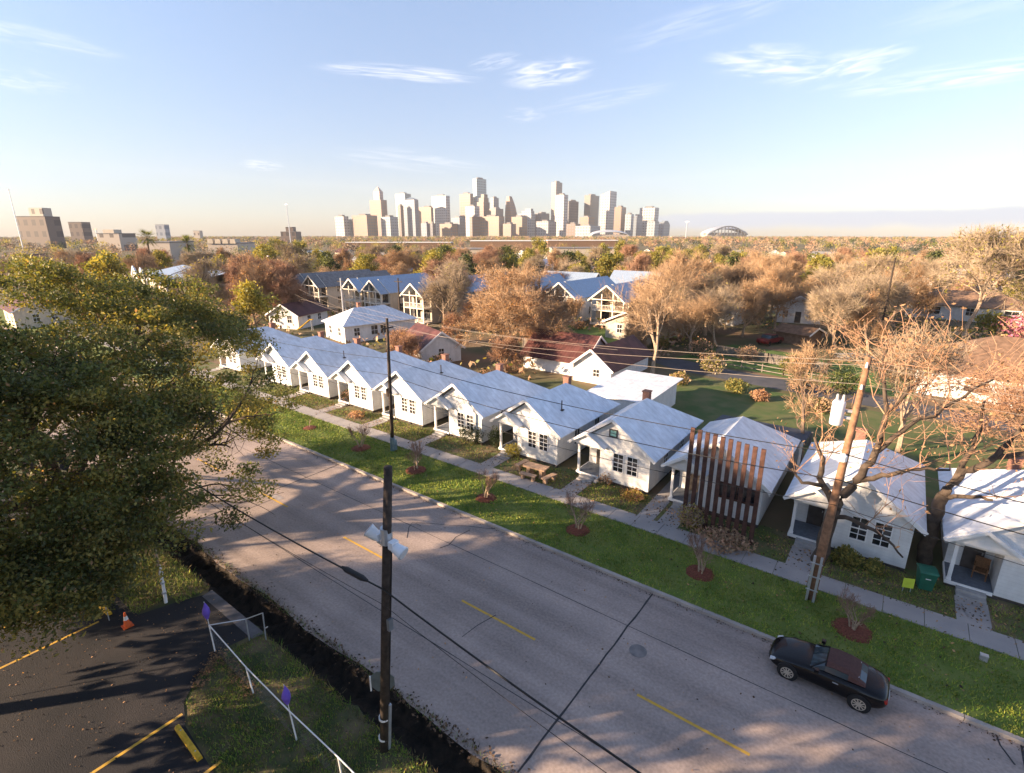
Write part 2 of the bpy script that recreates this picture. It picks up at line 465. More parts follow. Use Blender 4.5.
# ---------------------------------------------------------------- trees
def grow(seed, height, clear=.25, levels=4, nb=(5, 4, 4, 3), spread=55, up=.25, r=None, wob=.18, ratio=.62, lean=(0, 0), first=None):
    """a branching skeleton: arrays of segments with their level, and the tip points"""
    rng = random.Random(seed)
    S = []; tips = []
    r = r or height * .022

    def br(p, d, L, r, lev):
        n = 4 if lev < 2 else 3
        pts = [(p, r)]
        for i in range(n):
            d = (d + Vector((rng.gauss(0, wob), rng.gauss(0, wob), rng.gauss(0, wob) + up * .22))).normalized()
            q = p + d * (L / n); r2 = r * (.80 if lev < levels else .6)
            S.append((p, q, r, r2, lev)); p, r = q, r2
            pts.append((p, r))
        if lev >= levels:
            tips.append(p); return
        k = nb[min(lev, len(nb) - 1)]
        for j in range(k):
            t = (j + .35 + rng.random() * .5) / k
            lo = clear if lev == 0 else .25
            idx = lo + (1 - lo) * t
            fi = min(idx * n, n - .001); i = int(fi); w = fi - i
            q = pts[i][0].lerp(pts[i + 1][0], w); rr = pts[i][1] * (1 - w) + pts[i + 1][1] * w
            ang = R(spread * (.6 + .6 * rng.random()) * (1.0 if lev else 1.1 - .5 * t))
            az = rng.random() * 2 * math.pi if lev else (j * 2.4 + rng.random() * .8)
            a = Vector((1, 0, 0)) if abs(d.z) > .8 else Vector((0, 0, 1))
            u = d.cross(a).normalized(); v = d.cross(u)
            nd = (d * math.cos(ang) + (u * math.cos(az) + v * math.sin(az)) * math.sin(ang) + Vector((0, 0, up * .4))).normalized()
            br(q, nd, L * ratio * (.75 + .5 * rng.random()) * (1.15 - .35 * t if lev == 0 else 1), rr * .72, lev + 1)
        br(p, d, L * ratio * .8, r, lev + 1)
    br(Vector((0, 0, -.1)), Vector((lean[0], lean[1], 1)).normalized(), height * .52, r, 0)
    return S, tips


def norm_height(S, tips, height, width=None):
    top = max(q.z for _, q, *_ in S); k = height / top
    rad = sorted(math.hypot(t.x, t.y) for t in tips)[int(len(tips) * .95)] * k
    kx = (width / 2 / rad) if width else 1
    M = Matrix.Diagonal((k * kx, k * kx, k))
    return [(M @ p, M @ q, a * k, b * k, l) for p, q, a, b, l in S], [M @ t for t in tips]


def wood_part(name, S, lv, mats, parent, sides=6):
    s = [x for x in S if lv[0] <= x[4] <= lv[1]]
    V = seg_quads([x[0] for x in s], [x[1] for x in s], [x[2] for x in s], [x[3] for x in s], sides)
    return link(name, quad_mesh(name, V, mats), parent)


def bare_tree(label, seed, height, width, twig, bark=BARK, levels=4, nb=(5, 4, 4, 4), spray=5, sl=.8, sr=.012, leaves=0, leafmat=None, lsize=.09, min_r=.012, **kw):
    t = thing('bare_tree', label, 'tree')
    S, tips = grow(seed, height, levels=levels, nb=nb, **kw)
    S, tips = norm_height(S, tips, height, width)
    S = [(p, q, max(a, min_r), max(b, min_r * .8), l) for p, q, a, b, l in S]
    wood_part('trunk', S, (0, 2), [bark], t, 5)
    fine = [x for x in S if x[4] > 2]
    rng = np.random.default_rng(seed)
    P0 = [np.array(x[0]) for x in fine]; P1 = [np.array(x[1]) for x in fine]; a = [x[2] for x in fine]; b = [x[3] for x in fine]
    T = np.array([x[1] for x in S if x[4] >= levels - 1]); D = np.array([x[1] - x[0] for x in S if x[4] >= levels - 1])
    D /= np.linalg.norm(D, axis=1, keepdims=True)
    T2 = np.repeat(T, spray, 0); D2 = np.repeat(D, spray, 0)
    d = D2 + rng.normal(size=T2.shape) * .62 + np.array([0, 0, .15])
    d /= np.linalg.norm(d, axis=1, keepdims=True)
    E2 = T2 + d * (sl * (.5 + rng.random((len(T2), 1))))
    V = seg_quads(np.concatenate([np.array(P0), T2]), np.concatenate([np.array(P1), E2]), np.concatenate([a, np.full(len(T2), sr)]), np.concatenate([b, np.full(len(T2), sr * .5)]), 3)
    mi = np.zeros(len(V), int); ms = [twig]
    if leaves:
        k = rng.integers(0, len(E2), leaves)
        L = leaf_quads(T2[k] + (E2[k] - T2[k]) * rng.random((leaves, 1)) * 1.1 + rng.normal(size=(leaves, 3)) * .12, lsize, rng)
        V = np.concatenate([V, L]); mi = np.concatenate([mi, np.ones(leaves, int)]); ms = [twig, leafmat]
    link('crown', quad_mesh('crown', V, ms, mi), t)
    return t


def leafy_tree(label, seed, height, width, leafmats, n=4000, lsize=.22, bark=BARK, clumps=70, clump_r=.16, base=.22, name='leafy_tree', **kw):
    t = thing(name, label, 'tree')
    S, tips = grow(seed, height * .92, levels=3, nb=(6, 4, 3), spread=60, **kw)
    S, tips = norm_height(S, tips, height * .93, width * .85)
    wood_part('trunk', S, (0, 3), [bark], t, 5)
    rng = np.random.default_rng(seed)
    tp = np.array(tips)[rng.permutation(len(tips))[:clumps]]
    tp = tp[tp[:, 2] > height * base]
    k = rng.integers(0, len(tp), n)
    rad = np.array([height * clump_r] * 2 + [height * clump_r * .7])
    g = rng.normal(size=(n, 3)); g /= np.linalg.norm(g, axis=1, keepdims=True) + 1e-6
    C = tp[k] + g * rad * (rng.random((n, 1)) ** .5) * (.6 + .6 * rng.random((len(tp), 1)))[k]
    C[:, 2] = np.maximum(C[:, 2], height * .08)
    tone = rng.random(len(tp))[k] * .6 + rng.random(n) * .4
    mi = (tone * len(leafmats)).astype(int).clip(0, len(leafmats) - 1)
    link('crown', quad_mesh('crown', leaf_quads(C, lsize, rng), leafmats, mi), t)
    return t

# ---------------------------------------------------------------- the setting: ground, ditch, road, kerb, verge, pavement
VZ = 0.12                                   # the verge lies a kerb's height above the road
G_NEAR = mat('near_grass_soil', (.052, .066, .022), .95, scale=.9, bump=.6, bscale=9, col2=(.17, .125, .07), obj=False, ramp=(.42, .68), detail=8)
G_FAR = mat('backyard_ground', (.07, .085, .03), .95, scale=.12, bump=.4, bscale=4, col2=(.18, .12, .07), obj=False, ramp=(.38, .62), detail=9)
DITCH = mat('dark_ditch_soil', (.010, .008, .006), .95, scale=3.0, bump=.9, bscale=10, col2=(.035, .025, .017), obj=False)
VERGE = mat('verge_lawn', (.10, .15, .024), .95, scale=.7, bump=.7, bscale=14, col2=(.16, .19, .045), obj=False, detail=8)
YARD = mat('yard_ground', (.085, .115, .032), .95, scale=.8, bump=.5, bscale=9, col2=(.19, .135, .085), obj=False, ramp=(.42, .66), detail=8)
LAWN = mat('back_lawn', (.06, .13, .022), .95, scale=.25, bump=.4, bscale=6, col2=(.11, .17, .04), obj=False)
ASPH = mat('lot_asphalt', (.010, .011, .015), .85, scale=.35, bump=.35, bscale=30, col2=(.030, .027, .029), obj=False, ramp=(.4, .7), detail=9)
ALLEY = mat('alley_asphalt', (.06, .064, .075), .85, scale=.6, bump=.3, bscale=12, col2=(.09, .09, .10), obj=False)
WALK = mat('pavement_concrete', (.29, .275, .27), .9, scale=.7, bump=.3, bscale=16, col2=(.36, .335, .32), obj=False, detail=8)
KERB = mat('kerb_concrete', (.30, .27, .25), .9, scale=1.2, bump=.3, bscale=14, col2=(.42, .37, .33), obj=False)
PAINT = mat('worn_yellow_marking', (.62, .37, .05), .8, scale=4, col2=(.36, .25, .12), obj=False, ramp=(.5, .75), detail=9)
SEAM = mat('tar_seam', (.04, .038, .04), .8, var=.2, obj=False)
GRATE = mat('manhole_iron', (.20, .18, .17), .7, metal=.0, var=.2, obj=False)


def road_material():
    m = mat('road_surface', (.29, .235, .207), .85, scale=.22, bump=.25, bscale=40, col2=(.42, .335, .29), obj=False, ramp=(.35, .68), detail=10)
    n, l = m.node_tree.nodes, m.node_tree.links
    b = n['Principled BSDF']; src = b.inputs['Base Color'].links[0].from_socket
    g = n.new('ShaderNodeNewGeometry')
    # wheel tracks and patches drawn out along the road
    mp = n.new('ShaderNodeMapping'); mp.inputs['Scale'].default_value = (.03, .9, 1)
    l.new(g.outputs['Position'], mp.inputs['Vector'])
    nz = n.new('ShaderNodeTexNoise'); nz.inputs['Scale'].default_value = 1.3; nz.inputs['Detail'].default_value = 6
    l.new(mp.outputs[0], nz.inputs['Vector'])
    fine = n.new('ShaderNodeTexNoise'); fine.inputs['Scale'].default_value = 9; fine.inputs['Detail'].default_value = 6
    l.new(g.outputs['Position'], fine.inputs['Vector'])
    ad = n.new('ShaderNodeMath'); ad.operation = 'ADD'; l.new(nz.outputs['Fac'], ad.inputs[0]); l.new(fine.outputs['Fac'], ad.inputs[1])
    mr = n.new('ShaderNodeMapRange'); mr.inputs['From Min'].default_value = .65; mr.inputs['From Max'].default_value = 1.35
    mr.inputs['To Min'].default_value = .68; mr.inputs['To Max'].default_value = 1.26
    l.new(ad.outputs[0], mr.inputs['Value'])
    mx = n.new('ShaderNodeVectorMath'); mx.operation = 'SCALE'; l.new(src, mx.inputs[0]); l.new(mr.outputs[0], mx.inputs['Scale'])
    l.new(mx.outputs[0], b.inputs['Base Color'])
    return m


ROAD = road_material()
KERB_Y, WALK_Y0, WALK_Y1, FRONT_Y = 21.05, 25.85, 27.2, 30.0


def structure(name, vs, fs, m):
    return tag(MB().add(vs, fs).build(name, m), kind='structure')


def sheet(name, poly, z, m):
    return structure(name, [(x, y, z) for x, y in poly], [tuple(range(len(poly)))], m)


rngG = np.random.default_rng(5)
xs = np.concatenate([[-3800, -1500, -400, -120], np.arange(-90, 20.1, .45), [60, 200, 900, 3800]])
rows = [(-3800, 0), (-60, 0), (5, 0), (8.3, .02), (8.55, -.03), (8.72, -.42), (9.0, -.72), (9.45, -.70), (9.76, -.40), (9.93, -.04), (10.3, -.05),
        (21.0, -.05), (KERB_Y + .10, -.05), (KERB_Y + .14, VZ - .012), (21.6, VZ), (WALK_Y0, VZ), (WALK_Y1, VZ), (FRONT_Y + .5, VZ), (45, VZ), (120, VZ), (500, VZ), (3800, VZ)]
gv, gf, gm = [], [], []
for j, (y, z) in enumerate(rows):
    for x in xs:
        inside = -90 < x < 20 and 4 <= j <= 9
        dy = (math.sin(x * .9) * .05 + math.sin(x * 2.7 + 1) * .06 + rngG.normal() * .06) if inside else 0
        dz = rngG.normal() * .05 if inside and 5 <= j <= 8 else 0
        gv.append((x, y + dy, z + dz))
nx = len(xs)
for j in range(len(rows) - 1):
    for i in range(nx - 1):
        gf.append((j * nx + i, j * nx + i + 1, (j + 1) * nx + i + 1, (j + 1) * nx + i))
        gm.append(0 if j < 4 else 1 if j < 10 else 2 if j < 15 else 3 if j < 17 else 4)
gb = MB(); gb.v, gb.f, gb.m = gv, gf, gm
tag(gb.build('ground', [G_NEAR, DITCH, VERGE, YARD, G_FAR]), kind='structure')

# the road sheet, its near edge broken and uneven along the ditch
rx = np.arange(-400, 401, .8)
rv = [(x, 9.82 + .10 * math.sin(x * .8) + .12 * rngG.random(), 0) for x in rx] + [(x, KERB_Y + .02, 0) for x in rx]
structure('road', rv, [(i, i + 1, len(rx) + i + 1, len(rx) + i) for i in range(len(rx) - 1)], ROAD)
kb = MB()
for i, x in enumerate(np.arange(-130, 40, 3.05)):
    kb.box(x + .012, KERB_Y, -.04, x + 3.038, KERB_Y + .20, VZ + .03)
tag(kb.build('kerb', KERB), kind='structure')
wb = MB()
for x in np.arange(-120, 30, 1.52):
    wb.box(x + .012, WALK_Y0, VZ - .05, x + 1.508, WALK_Y1, VZ + .035 + .006 * rngG.random())
tag(wb.build('pavement', WALK), kind='structure')


def strip(pts, w, z, name, m):
    vs, fs = [], []
    for i, (x, y) in enumerate(pts):
        a, b = pts[max(i - 1, 0)], pts[min(i + 1, len(pts) - 1)]
        dx, dy = b[0] - a[0], b[1] - a[1]; L = math.hypot(dx, dy)
        ww = w * (.75 + .5 * rngG.random()) / 2
        vs += [(x - dy / L * ww, y + dx / L * ww, z), (x + dy / L * ww, y - dx / L * ww, z)]
    fs = [(2 * i, 2 * i + 1, 2 * i + 3, 2 * i + 2) for i in range(len(pts) - 1)]
    return structure(name, vs, fs, m)


def wav(x0, y0, x1, y1, n=24, a=.02):
    return [(x0 + (x1 - x0) * i / n + rngG.normal() * a, y0 + (y1 - y0) * i / n + rngG.normal() * a) for i in range(n + 1)]


for x0, x1 in ((-67.9, -64.7), (-58.9, -55.7), (-50, -46.8), (-41, -37.6), (-32.2, -28.9), (-23.2, -19.6), (-14.25, -10.1), (-5.5, -1.55), (3.4, 7.4)):
    structure('road_marking', [(x0, 15.18, .004), (x1, 15.18, .004), (x1, 15.30, .004), (x0, 15.30, .004)], [(0, 1, 2, 3)], PAINT)
strip(wav(-80, 18.35, 40, 18.35, 90, .008), .035, .004, 'road_seam', SEAM)
strip(wav(-80, 12.55, 40, 12.5, 90, .008), .035, .004, 'road_seam', SEAM)
for x in (-49.5, -31.8, -7.35, 5.6):
    strip(wav(x, 10.2, x + .1, KERB_Y - .03, 16, .010), .075, .006, 'road_seam', SEAM)
strip(wav(*G(60 / 3.94 + 400, 88 / 3.94 + 500), *G(520, 530.5), 10, .03), .035, .006, 'road_crack', SEAM)
strip([G(407, 538), G(409, 527), G(413, 522), G(421, 526)], .035, .008, 'road_crack', SEAM)
strip([G(440, 548), G(449, 545), G(456, 537), G(470, 530)], .06, .007, 'road_crack', SEAM)
strip([G(205, 527), G(243, 511), G(278, 497)], .05, .007, 'road_crack', SEAM)
strip([G(462, 637), G(478, 625), G(496, 615)], .04, .007, 'road_crack', SEAM)
strip([G(985, 705), G(1000, 745), G(1015, 765)], .05, .007, 'road_crack', SEAM)
mx_, my_ = G(638, 651)
structure('manhole_cover', [(mx_ + .36 * math.cos(a), my_ + .36 * math.sin(a), .012) for a in np.linspace(0, 2 * math.pi, 24, endpoint=False)], [tuple(range(24))], GRATE)
PALE = mat('pale_patch', (.34, .31, .30), .9, var=.15, scale=3, obj=False)
for (x, y, s) in ((277, 497, .34), (218, 500, .4), (320, 556, .22)):
    a, b = G(x, y)
    sheet('road_patch', [(a - s * 1.5, b - s * .5), (a + s * 1.4, b - s * .6), (a + s * 1.6, b + s * .5), (a - s * 1.3, b + s * .6)], .009, PALE)

# parking lot, its drive to the road, stall lines
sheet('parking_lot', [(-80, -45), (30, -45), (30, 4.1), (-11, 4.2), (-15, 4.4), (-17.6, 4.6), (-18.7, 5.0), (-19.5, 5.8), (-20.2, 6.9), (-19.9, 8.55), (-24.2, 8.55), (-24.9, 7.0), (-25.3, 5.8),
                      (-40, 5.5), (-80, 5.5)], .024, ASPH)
sheet('drive_apron', [(-19.75, 8.1), (-19.6, 8.6), (-24.4, 8.6), (-24.3, 8.1)], .032, mat('apron_concrete', (.12, .115, .12), .9, var=.25, scale=2, obj=False))
for k in range(6):
    x = -26.2 - 2.9 * k
    sheet('stall_line', [(x - .06, .0), (x + .06, .0), (x + .06, 4.6), (x - .06, 4.6)], .029, PAINT)
for x in (-18.2, -15.3, -12.4, -9.5):
    sheet('stall_line', [(x - .06, -1), (x + .06, -1), (x + .06, 4.75), (x - .06, 4.75)], .029, PAINT)

# backyards: lawns, alley, side street, dirt
sheet('alley', [(-27, 66.6), (-21, 63.2), (-10, 61.6), (12, 59), (40, 57), (40, 61), (12, 63.4), (-6, 65.6), (-16, 67.4), (-24, 69.5)], VZ + .008, ALLEY)
sheet('lawn', [(-24, 70), (-15, 68.4), (-5, 66.6), (3, 65.6), (2, 80), (-8, 82), (-20, 84)], VZ + .006, LAWN)
sheet('lawn', [(-22, 41), (10, 40.5), (10, 57.5), (-10, 60.5), (-20, 62)], VZ + .005, mat('back_lawn_rough', (.06, .105, .024), .95, scale=.5, bump=.4, bscale=6, col2=(.13, .13, .05), obj=False))
sheet('lawn', [(-50, 73), (-38, 70), (-33, 78), (-40, 86), (-50, 84)], VZ + .006, LAWN)
sheet('street', [(-230, 86), (-118, 84), (-100, 96), (-118, 106), (-230, 106)], VZ + .006, ALLEY)
sheet('street', [(-900, 240), (300, 240), (300, 248), (-900, 248)], VZ + .006, ALLEY)
sheet('driveway', [(-10.75, 27.2), (-9.75, 27.2), (-9.75, 40), (-10.9, 40)], VZ + .012, WALK)

# ---------------------------------------------------------------- row houses along the street
HX = [6.57, -.31, -7.2, -13.9, -20.85, -27.95, -34.7, -41.4, -48.3, -55.2, -66.2]


def window(parent, x0, z0, x1, z1, y, cols=2, rows_=4, trim=TRIM, depth=.05, name='window', axis='y', sgn=-1):
    """frame and glazing bars as one part, the dark glass its sub-part"""
    f, g = MB(), MB()
    b = .055

    def bx(m, a0, c0, a1, c1, d0, d1):
        lo, hi = sorted((y + sgn * d0, y + sgn * d1))
        if axis == 'y': m.box(a0, lo, c0, a1, hi, c1)
        else: m.box(lo, a0, c0, hi, a1, c1)
    bx(f, x0 - b, z0 - b, x0, z1 + b, 0, depth); bx(f, x1, z0 - b, x1 + b, z1 + b, 0, depth)
    bx(f, x0, z1, x1, z1 + b, 0, depth); bx(f, x0 - .03, z0 - b, x1 + .03, z0, .0, depth + .03)
    for i in range(1, cols):
        c = x0 + (x1 - x0) * i / cols; bx(f, c - .018, z0, c + .018, z1, .004, depth - .015)
    for i in range(1, rows_):
        c = z0 + (z1 - z0) * i / rows_; hw = .032 if i * 2 == rows_ else .016
        bx(f, x0, c - hw, x1, c + hw, .005, depth - .012)
    o = f.build(name, trim, parent)
    bx(g, x0, z0, x1, z1, .001, .012)
    g.build('pane', GLASS, o)
    return o


def row_house(label, variant='plain'):
    t = thing('row_house', label, 'house', group='white row houses along the street')
    w = MB()
    foot = [(-.9, .0), (2.65, .0), (2.65, 9), (-2.65, 9), (-2.65, 1.8), (-.9, 1.8)]
    w.prism(foot, .20, 2.52)
    w.prism([(-2.65, 2.524), (2.65, 2.524), (0, 4.52)], .0, .12, 'xz')
    w.box(-2.65, .13, 2.42, -.91, 1.79, 2.50)
    w.box(-2.65, .0, 2.30, -.905, .10, 2.518)
    w.build('wall', WHITE, t)
    r = MB()
    zr, ze, e = 4.78, 2.56, 3.12
    r.shell([(0, -.38, zr), (0, 5.4, zr), (-e, -.38, ze), (e, -.38, ze), (e, 9.32, ze), (-e, 9.32, ze)],
            [(2, 3, 0), ] and [(0, 2, 5, 1), (0, 1, 4, 3), (1, 5, 4)], .07)
    rf = r.build('roof', ROOF, t)
    if variant != 'slats':
        c = MB(); c.box(-.62, 6.0, 3.9, -.12, 6.5, 5.0); c.box(-.67, 5.95, 5.0, -.07, 6.55, 5.09)
        c.build('chimney', BRICK, rf)
    b = MB()
    b.beam((-e, -.40, ze - .05), (0, -.40, zr - .05), .05, .20); b.beam((e, -.40, ze - .05), (0.0, -.405, zr - .05), .05, .20)
    b.build('bargeboard', TRIM, t)
    p = MB()
    p.shell([(-1.72, -.62, 3.50), (-1.72, .0, 3.50), (-3.10, -.62, 2.60), (-3.10, .0, 2.60), (-.36, -.62, 2.66), (-.36, .0, 2.66)], [(0, 2, 3, 1), (0, 1, 5, 4)], .06)
    pr = p.build('porch_roof', ROOF, t)
    q = MB(); q.prism([(-2.85, 2.56), (-.55, 2.56), (-.55, 2.70), (-1.72, 3.42), (-2.85, 2.70)], -.38, -.30, 'xz')
    q.beam((-3.1, -.64, 2.57), (-1.72, -.64, 3.48), .04, .15); q.beam((-.36, -.64, 2.62), (-1.72, -.645, 3.48), .04, .15)
    q.build('gablet', TRIM, pr)
    f = MB(); f.box(-2.64, -.02, .18, -.906, 1.795, .299); f.build('porch_floor', DECK, t)
    f = MB(); f.box(-2.70, -.07, .14, -.93, -.025, .31); f.box(-2.70, -.025, .14, -2.642, 1.8, .31); f.build('porch_edge', TRIM, t)
    f = MB(); f.box(-2.62, -.0, .31, -2.47, .14, 2.298); f.box(-2.64, -.015, 2.2, -2.45, .155, 2.296); f.box(-2.64, -.015, .311, -2.45, .155, .40); f.build('porch_post', TRIM, t)
    s = MB(); s.box(-2.25, -.40, 0, -1.15, -.075, .21); s.box(-2.25, -.75, 0, -1.15, -.402, .10); s.build('steps', CONC, t)
    k = MB(); k.box(-2.55, .1, -.02, 2.55, 8.9, .197)
    for x in (-2.6, -1, .8, 2.5): k.box(x - .02, -.005, 0, x + .30 if x < 2 else x + .13, .22, .195)
    k.build('foundation', PIER, t)
    d = MB(); d.box(-2.05, 1.755, .31, -1.25, 1.797, 2.25); dd = d.build('door', DOOR, t)
    h = MB(); h.box(-1.36, 1.71, 1.2, -1.31, 1.752, 1.32); h.build('handle', GALV, dd)
    if variant == 'slats':
        m = MB(); m.box(.25, -.045, 1.30, 2.35, -.003, 1.42); m.box(.25, -.045, 2.22, 2.35, -.003, 2.32); m.box(.25, -.045, 1.42, .33, -.003, 2.22); m.box(2.27, -.045, 1.42, 2.35, -.003, 2.22)
        m.box(1.26, -.03, 1.42, 1.33, -.004, 2.22)
        o = m.build('window', RUST, t)
        g = MB(); g.box(.33, -.014, 1.42, 2.27, -.002, 2.22); g.build('pane', GLASS, o)
    else:
        window(t, .12, 1.08, .80, 2.32, 0); window(t, 1.12, 1.08, 1.80, 2.32, 0)
    for y in (2.4, 5.6): window(t, y, 1.05, y + .75, 2.2, 2.65, 2, 2, axis='x', sgn=1)
    if variant == 'vent':
        v = MB(); v.box(-.30, -.05, 3.42, -.22, 0, 3.98); v.box(.22, -.05, 3.42, .30, 0, 3.98); v.box(-.22, -.05, 3.90, .22, 0, 3.98); v.box(-.22, -.05, 3.42, .22, 0, 3.50); v.box(-.22, -.04, 3.68, .22, -.003, 3.71)
        o = v.build('gable_window', DOOR, t); v = MB(); v.box(-.22, -.02, 3.50, .22, -.001, 3.90); v.build('pane', TEAL, o)
    elif variant == 'plain':
        v = MB(); v.box(-.2, -.03, 3.45, .2, 0, 3.85)
        for i in range(5): v.box(-.2, -.045, 3.47 + i * .075, .2, -.031, 3.50 + i * .075)
        v.build('gable_vent', TRIM, t)
    return t


HLAB = ['white row house at the right edge with a deep dark porch, beside the green bin',
        'white row house behind the leaning orange utility pole and its leafless pruned tree',
        'white row house behind the upright rusty steel slats',
        'white row house with a small teal window in its gable, left of the rusty slats',
        'white row house with the stone picnic table on its front grass',
        'white row house with round dark shrubs by its front wall, left of the picnic table',
        'white row house directly behind the thin dark pole on the grass verge',
        'sunlit white row house next left of the one behind the thin verge pole',
        'shaded white row house with one round dark bush at its right front corner',
        'white row house half hidden by the big oak crown, last one in the unbroken row',
        'white row house standing apart beyond the gap, mostly hidden behind the oak crown']
houses = []
rh = row_house(HLAB[0]); rh.location = (HX[0], FRONT_Y, VZ); houses.append(rh)
for i in range(1, 11):
    if i == 2: h = row_house(HLAB[2], 'slats'); h.location = (HX[2], FRONT_Y, VZ)
    elif i == 3: h = row_house(HLAB[3], 'vent'); h.location = (HX[3], FRONT_Y, VZ)
    else: h = dup(rh, (HX[i], FRONT_Y, VZ), label=HLAB[i])
    houses.append(h)
pathlab = 'path'
for i, x in enumerate(HX):
    sheet('path', [(x - 2.3, WALK_Y1 - .01), (x - 1.1, WALK_Y1 - .01), (x - 1.1, FRONT_Y - .70), (x - 2.3, FRONT_Y - .70)], VZ + .014, WALK)

t = thing('porch_chair', 'brown wicker chair on the porch of the rightmost house', 'chair', (HX[0] - 1.35, FRONT_Y + 1.15, VZ + .30), R(-8))
WICK = mat('wicker', (.17, .085, .04), .85, var=.3, scale=20)
b = MB(); b.box(-.28, -.28, .36, .28, .26, .44); b.build('seat', WICK, t)
b = MB(); b.prism([(.27, .441), (.33, .95), (.27, .97), (.20, .441)], -.28, .28, 'yz'); b.build('backrest', WICK, t)
for x in (-.25, .25):
    b = MB(); b.box(x - .035, -.28, .62, x + .035, .24, .67); b.box(x - .03, -.27, .441, x + .03, -.21, .619); b.build('armrest', WICK, t)
    for y in (-.24, .22): b = MB(); b.box(x - .025, y - .025, 0, x + .025, y + .025, .359); b.build('leg', WICK, t)

# small pipe vents on the roofs
for i, (hx, dx, y) in enumerate(((HX[4], 1.6, 32.2), (HX[6], 1.2, 34), (HX[8], 1.5, 33))):
    z = VZ + 4.78 - dx * (4.78 - 2.56) / 3.12
    m = MB(); m.tube([(hx + dx, y, z - .1), (hx + dx, y, z + .75)], .045, 8); m.box(hx + dx - .16, y - .16, z - .02, hx + dx + .16, y + .16, z + .03)
    tag(m.build('vent_pipe', WOODPOLE), ['dark vent pipe on the roof of the picnic-table house', 'dark vent pipe on the roof behind the thin verge pole', 'dark vent pipe on the shaded row house roof'][i], 'vent pipe', 'roof vent pipes')

# the rusty slat screen in front of the third house from the right
t = thing('slat_screen', 'screen of ten tall upright rusty steel slats before a white house', 'screen', (-6.35, 28.0, VZ))
m = MB(); m.box(-.11, -.06, -.2, .11, .06, 6.0)
s0 = m.build('slat', RUST, t); s0.location = (-1.85, 0, 0)
for k in range(1, 10):
    s = s0.copy(); COL.objects.link(s); s.parent = t; s.location = (-1.85 + k * .412, .0, -.04 * k)
m = MB(); m.box(-2.0, .065, 1.0, 2.0, .12, 1.08); m.build('rail', RUST, t)

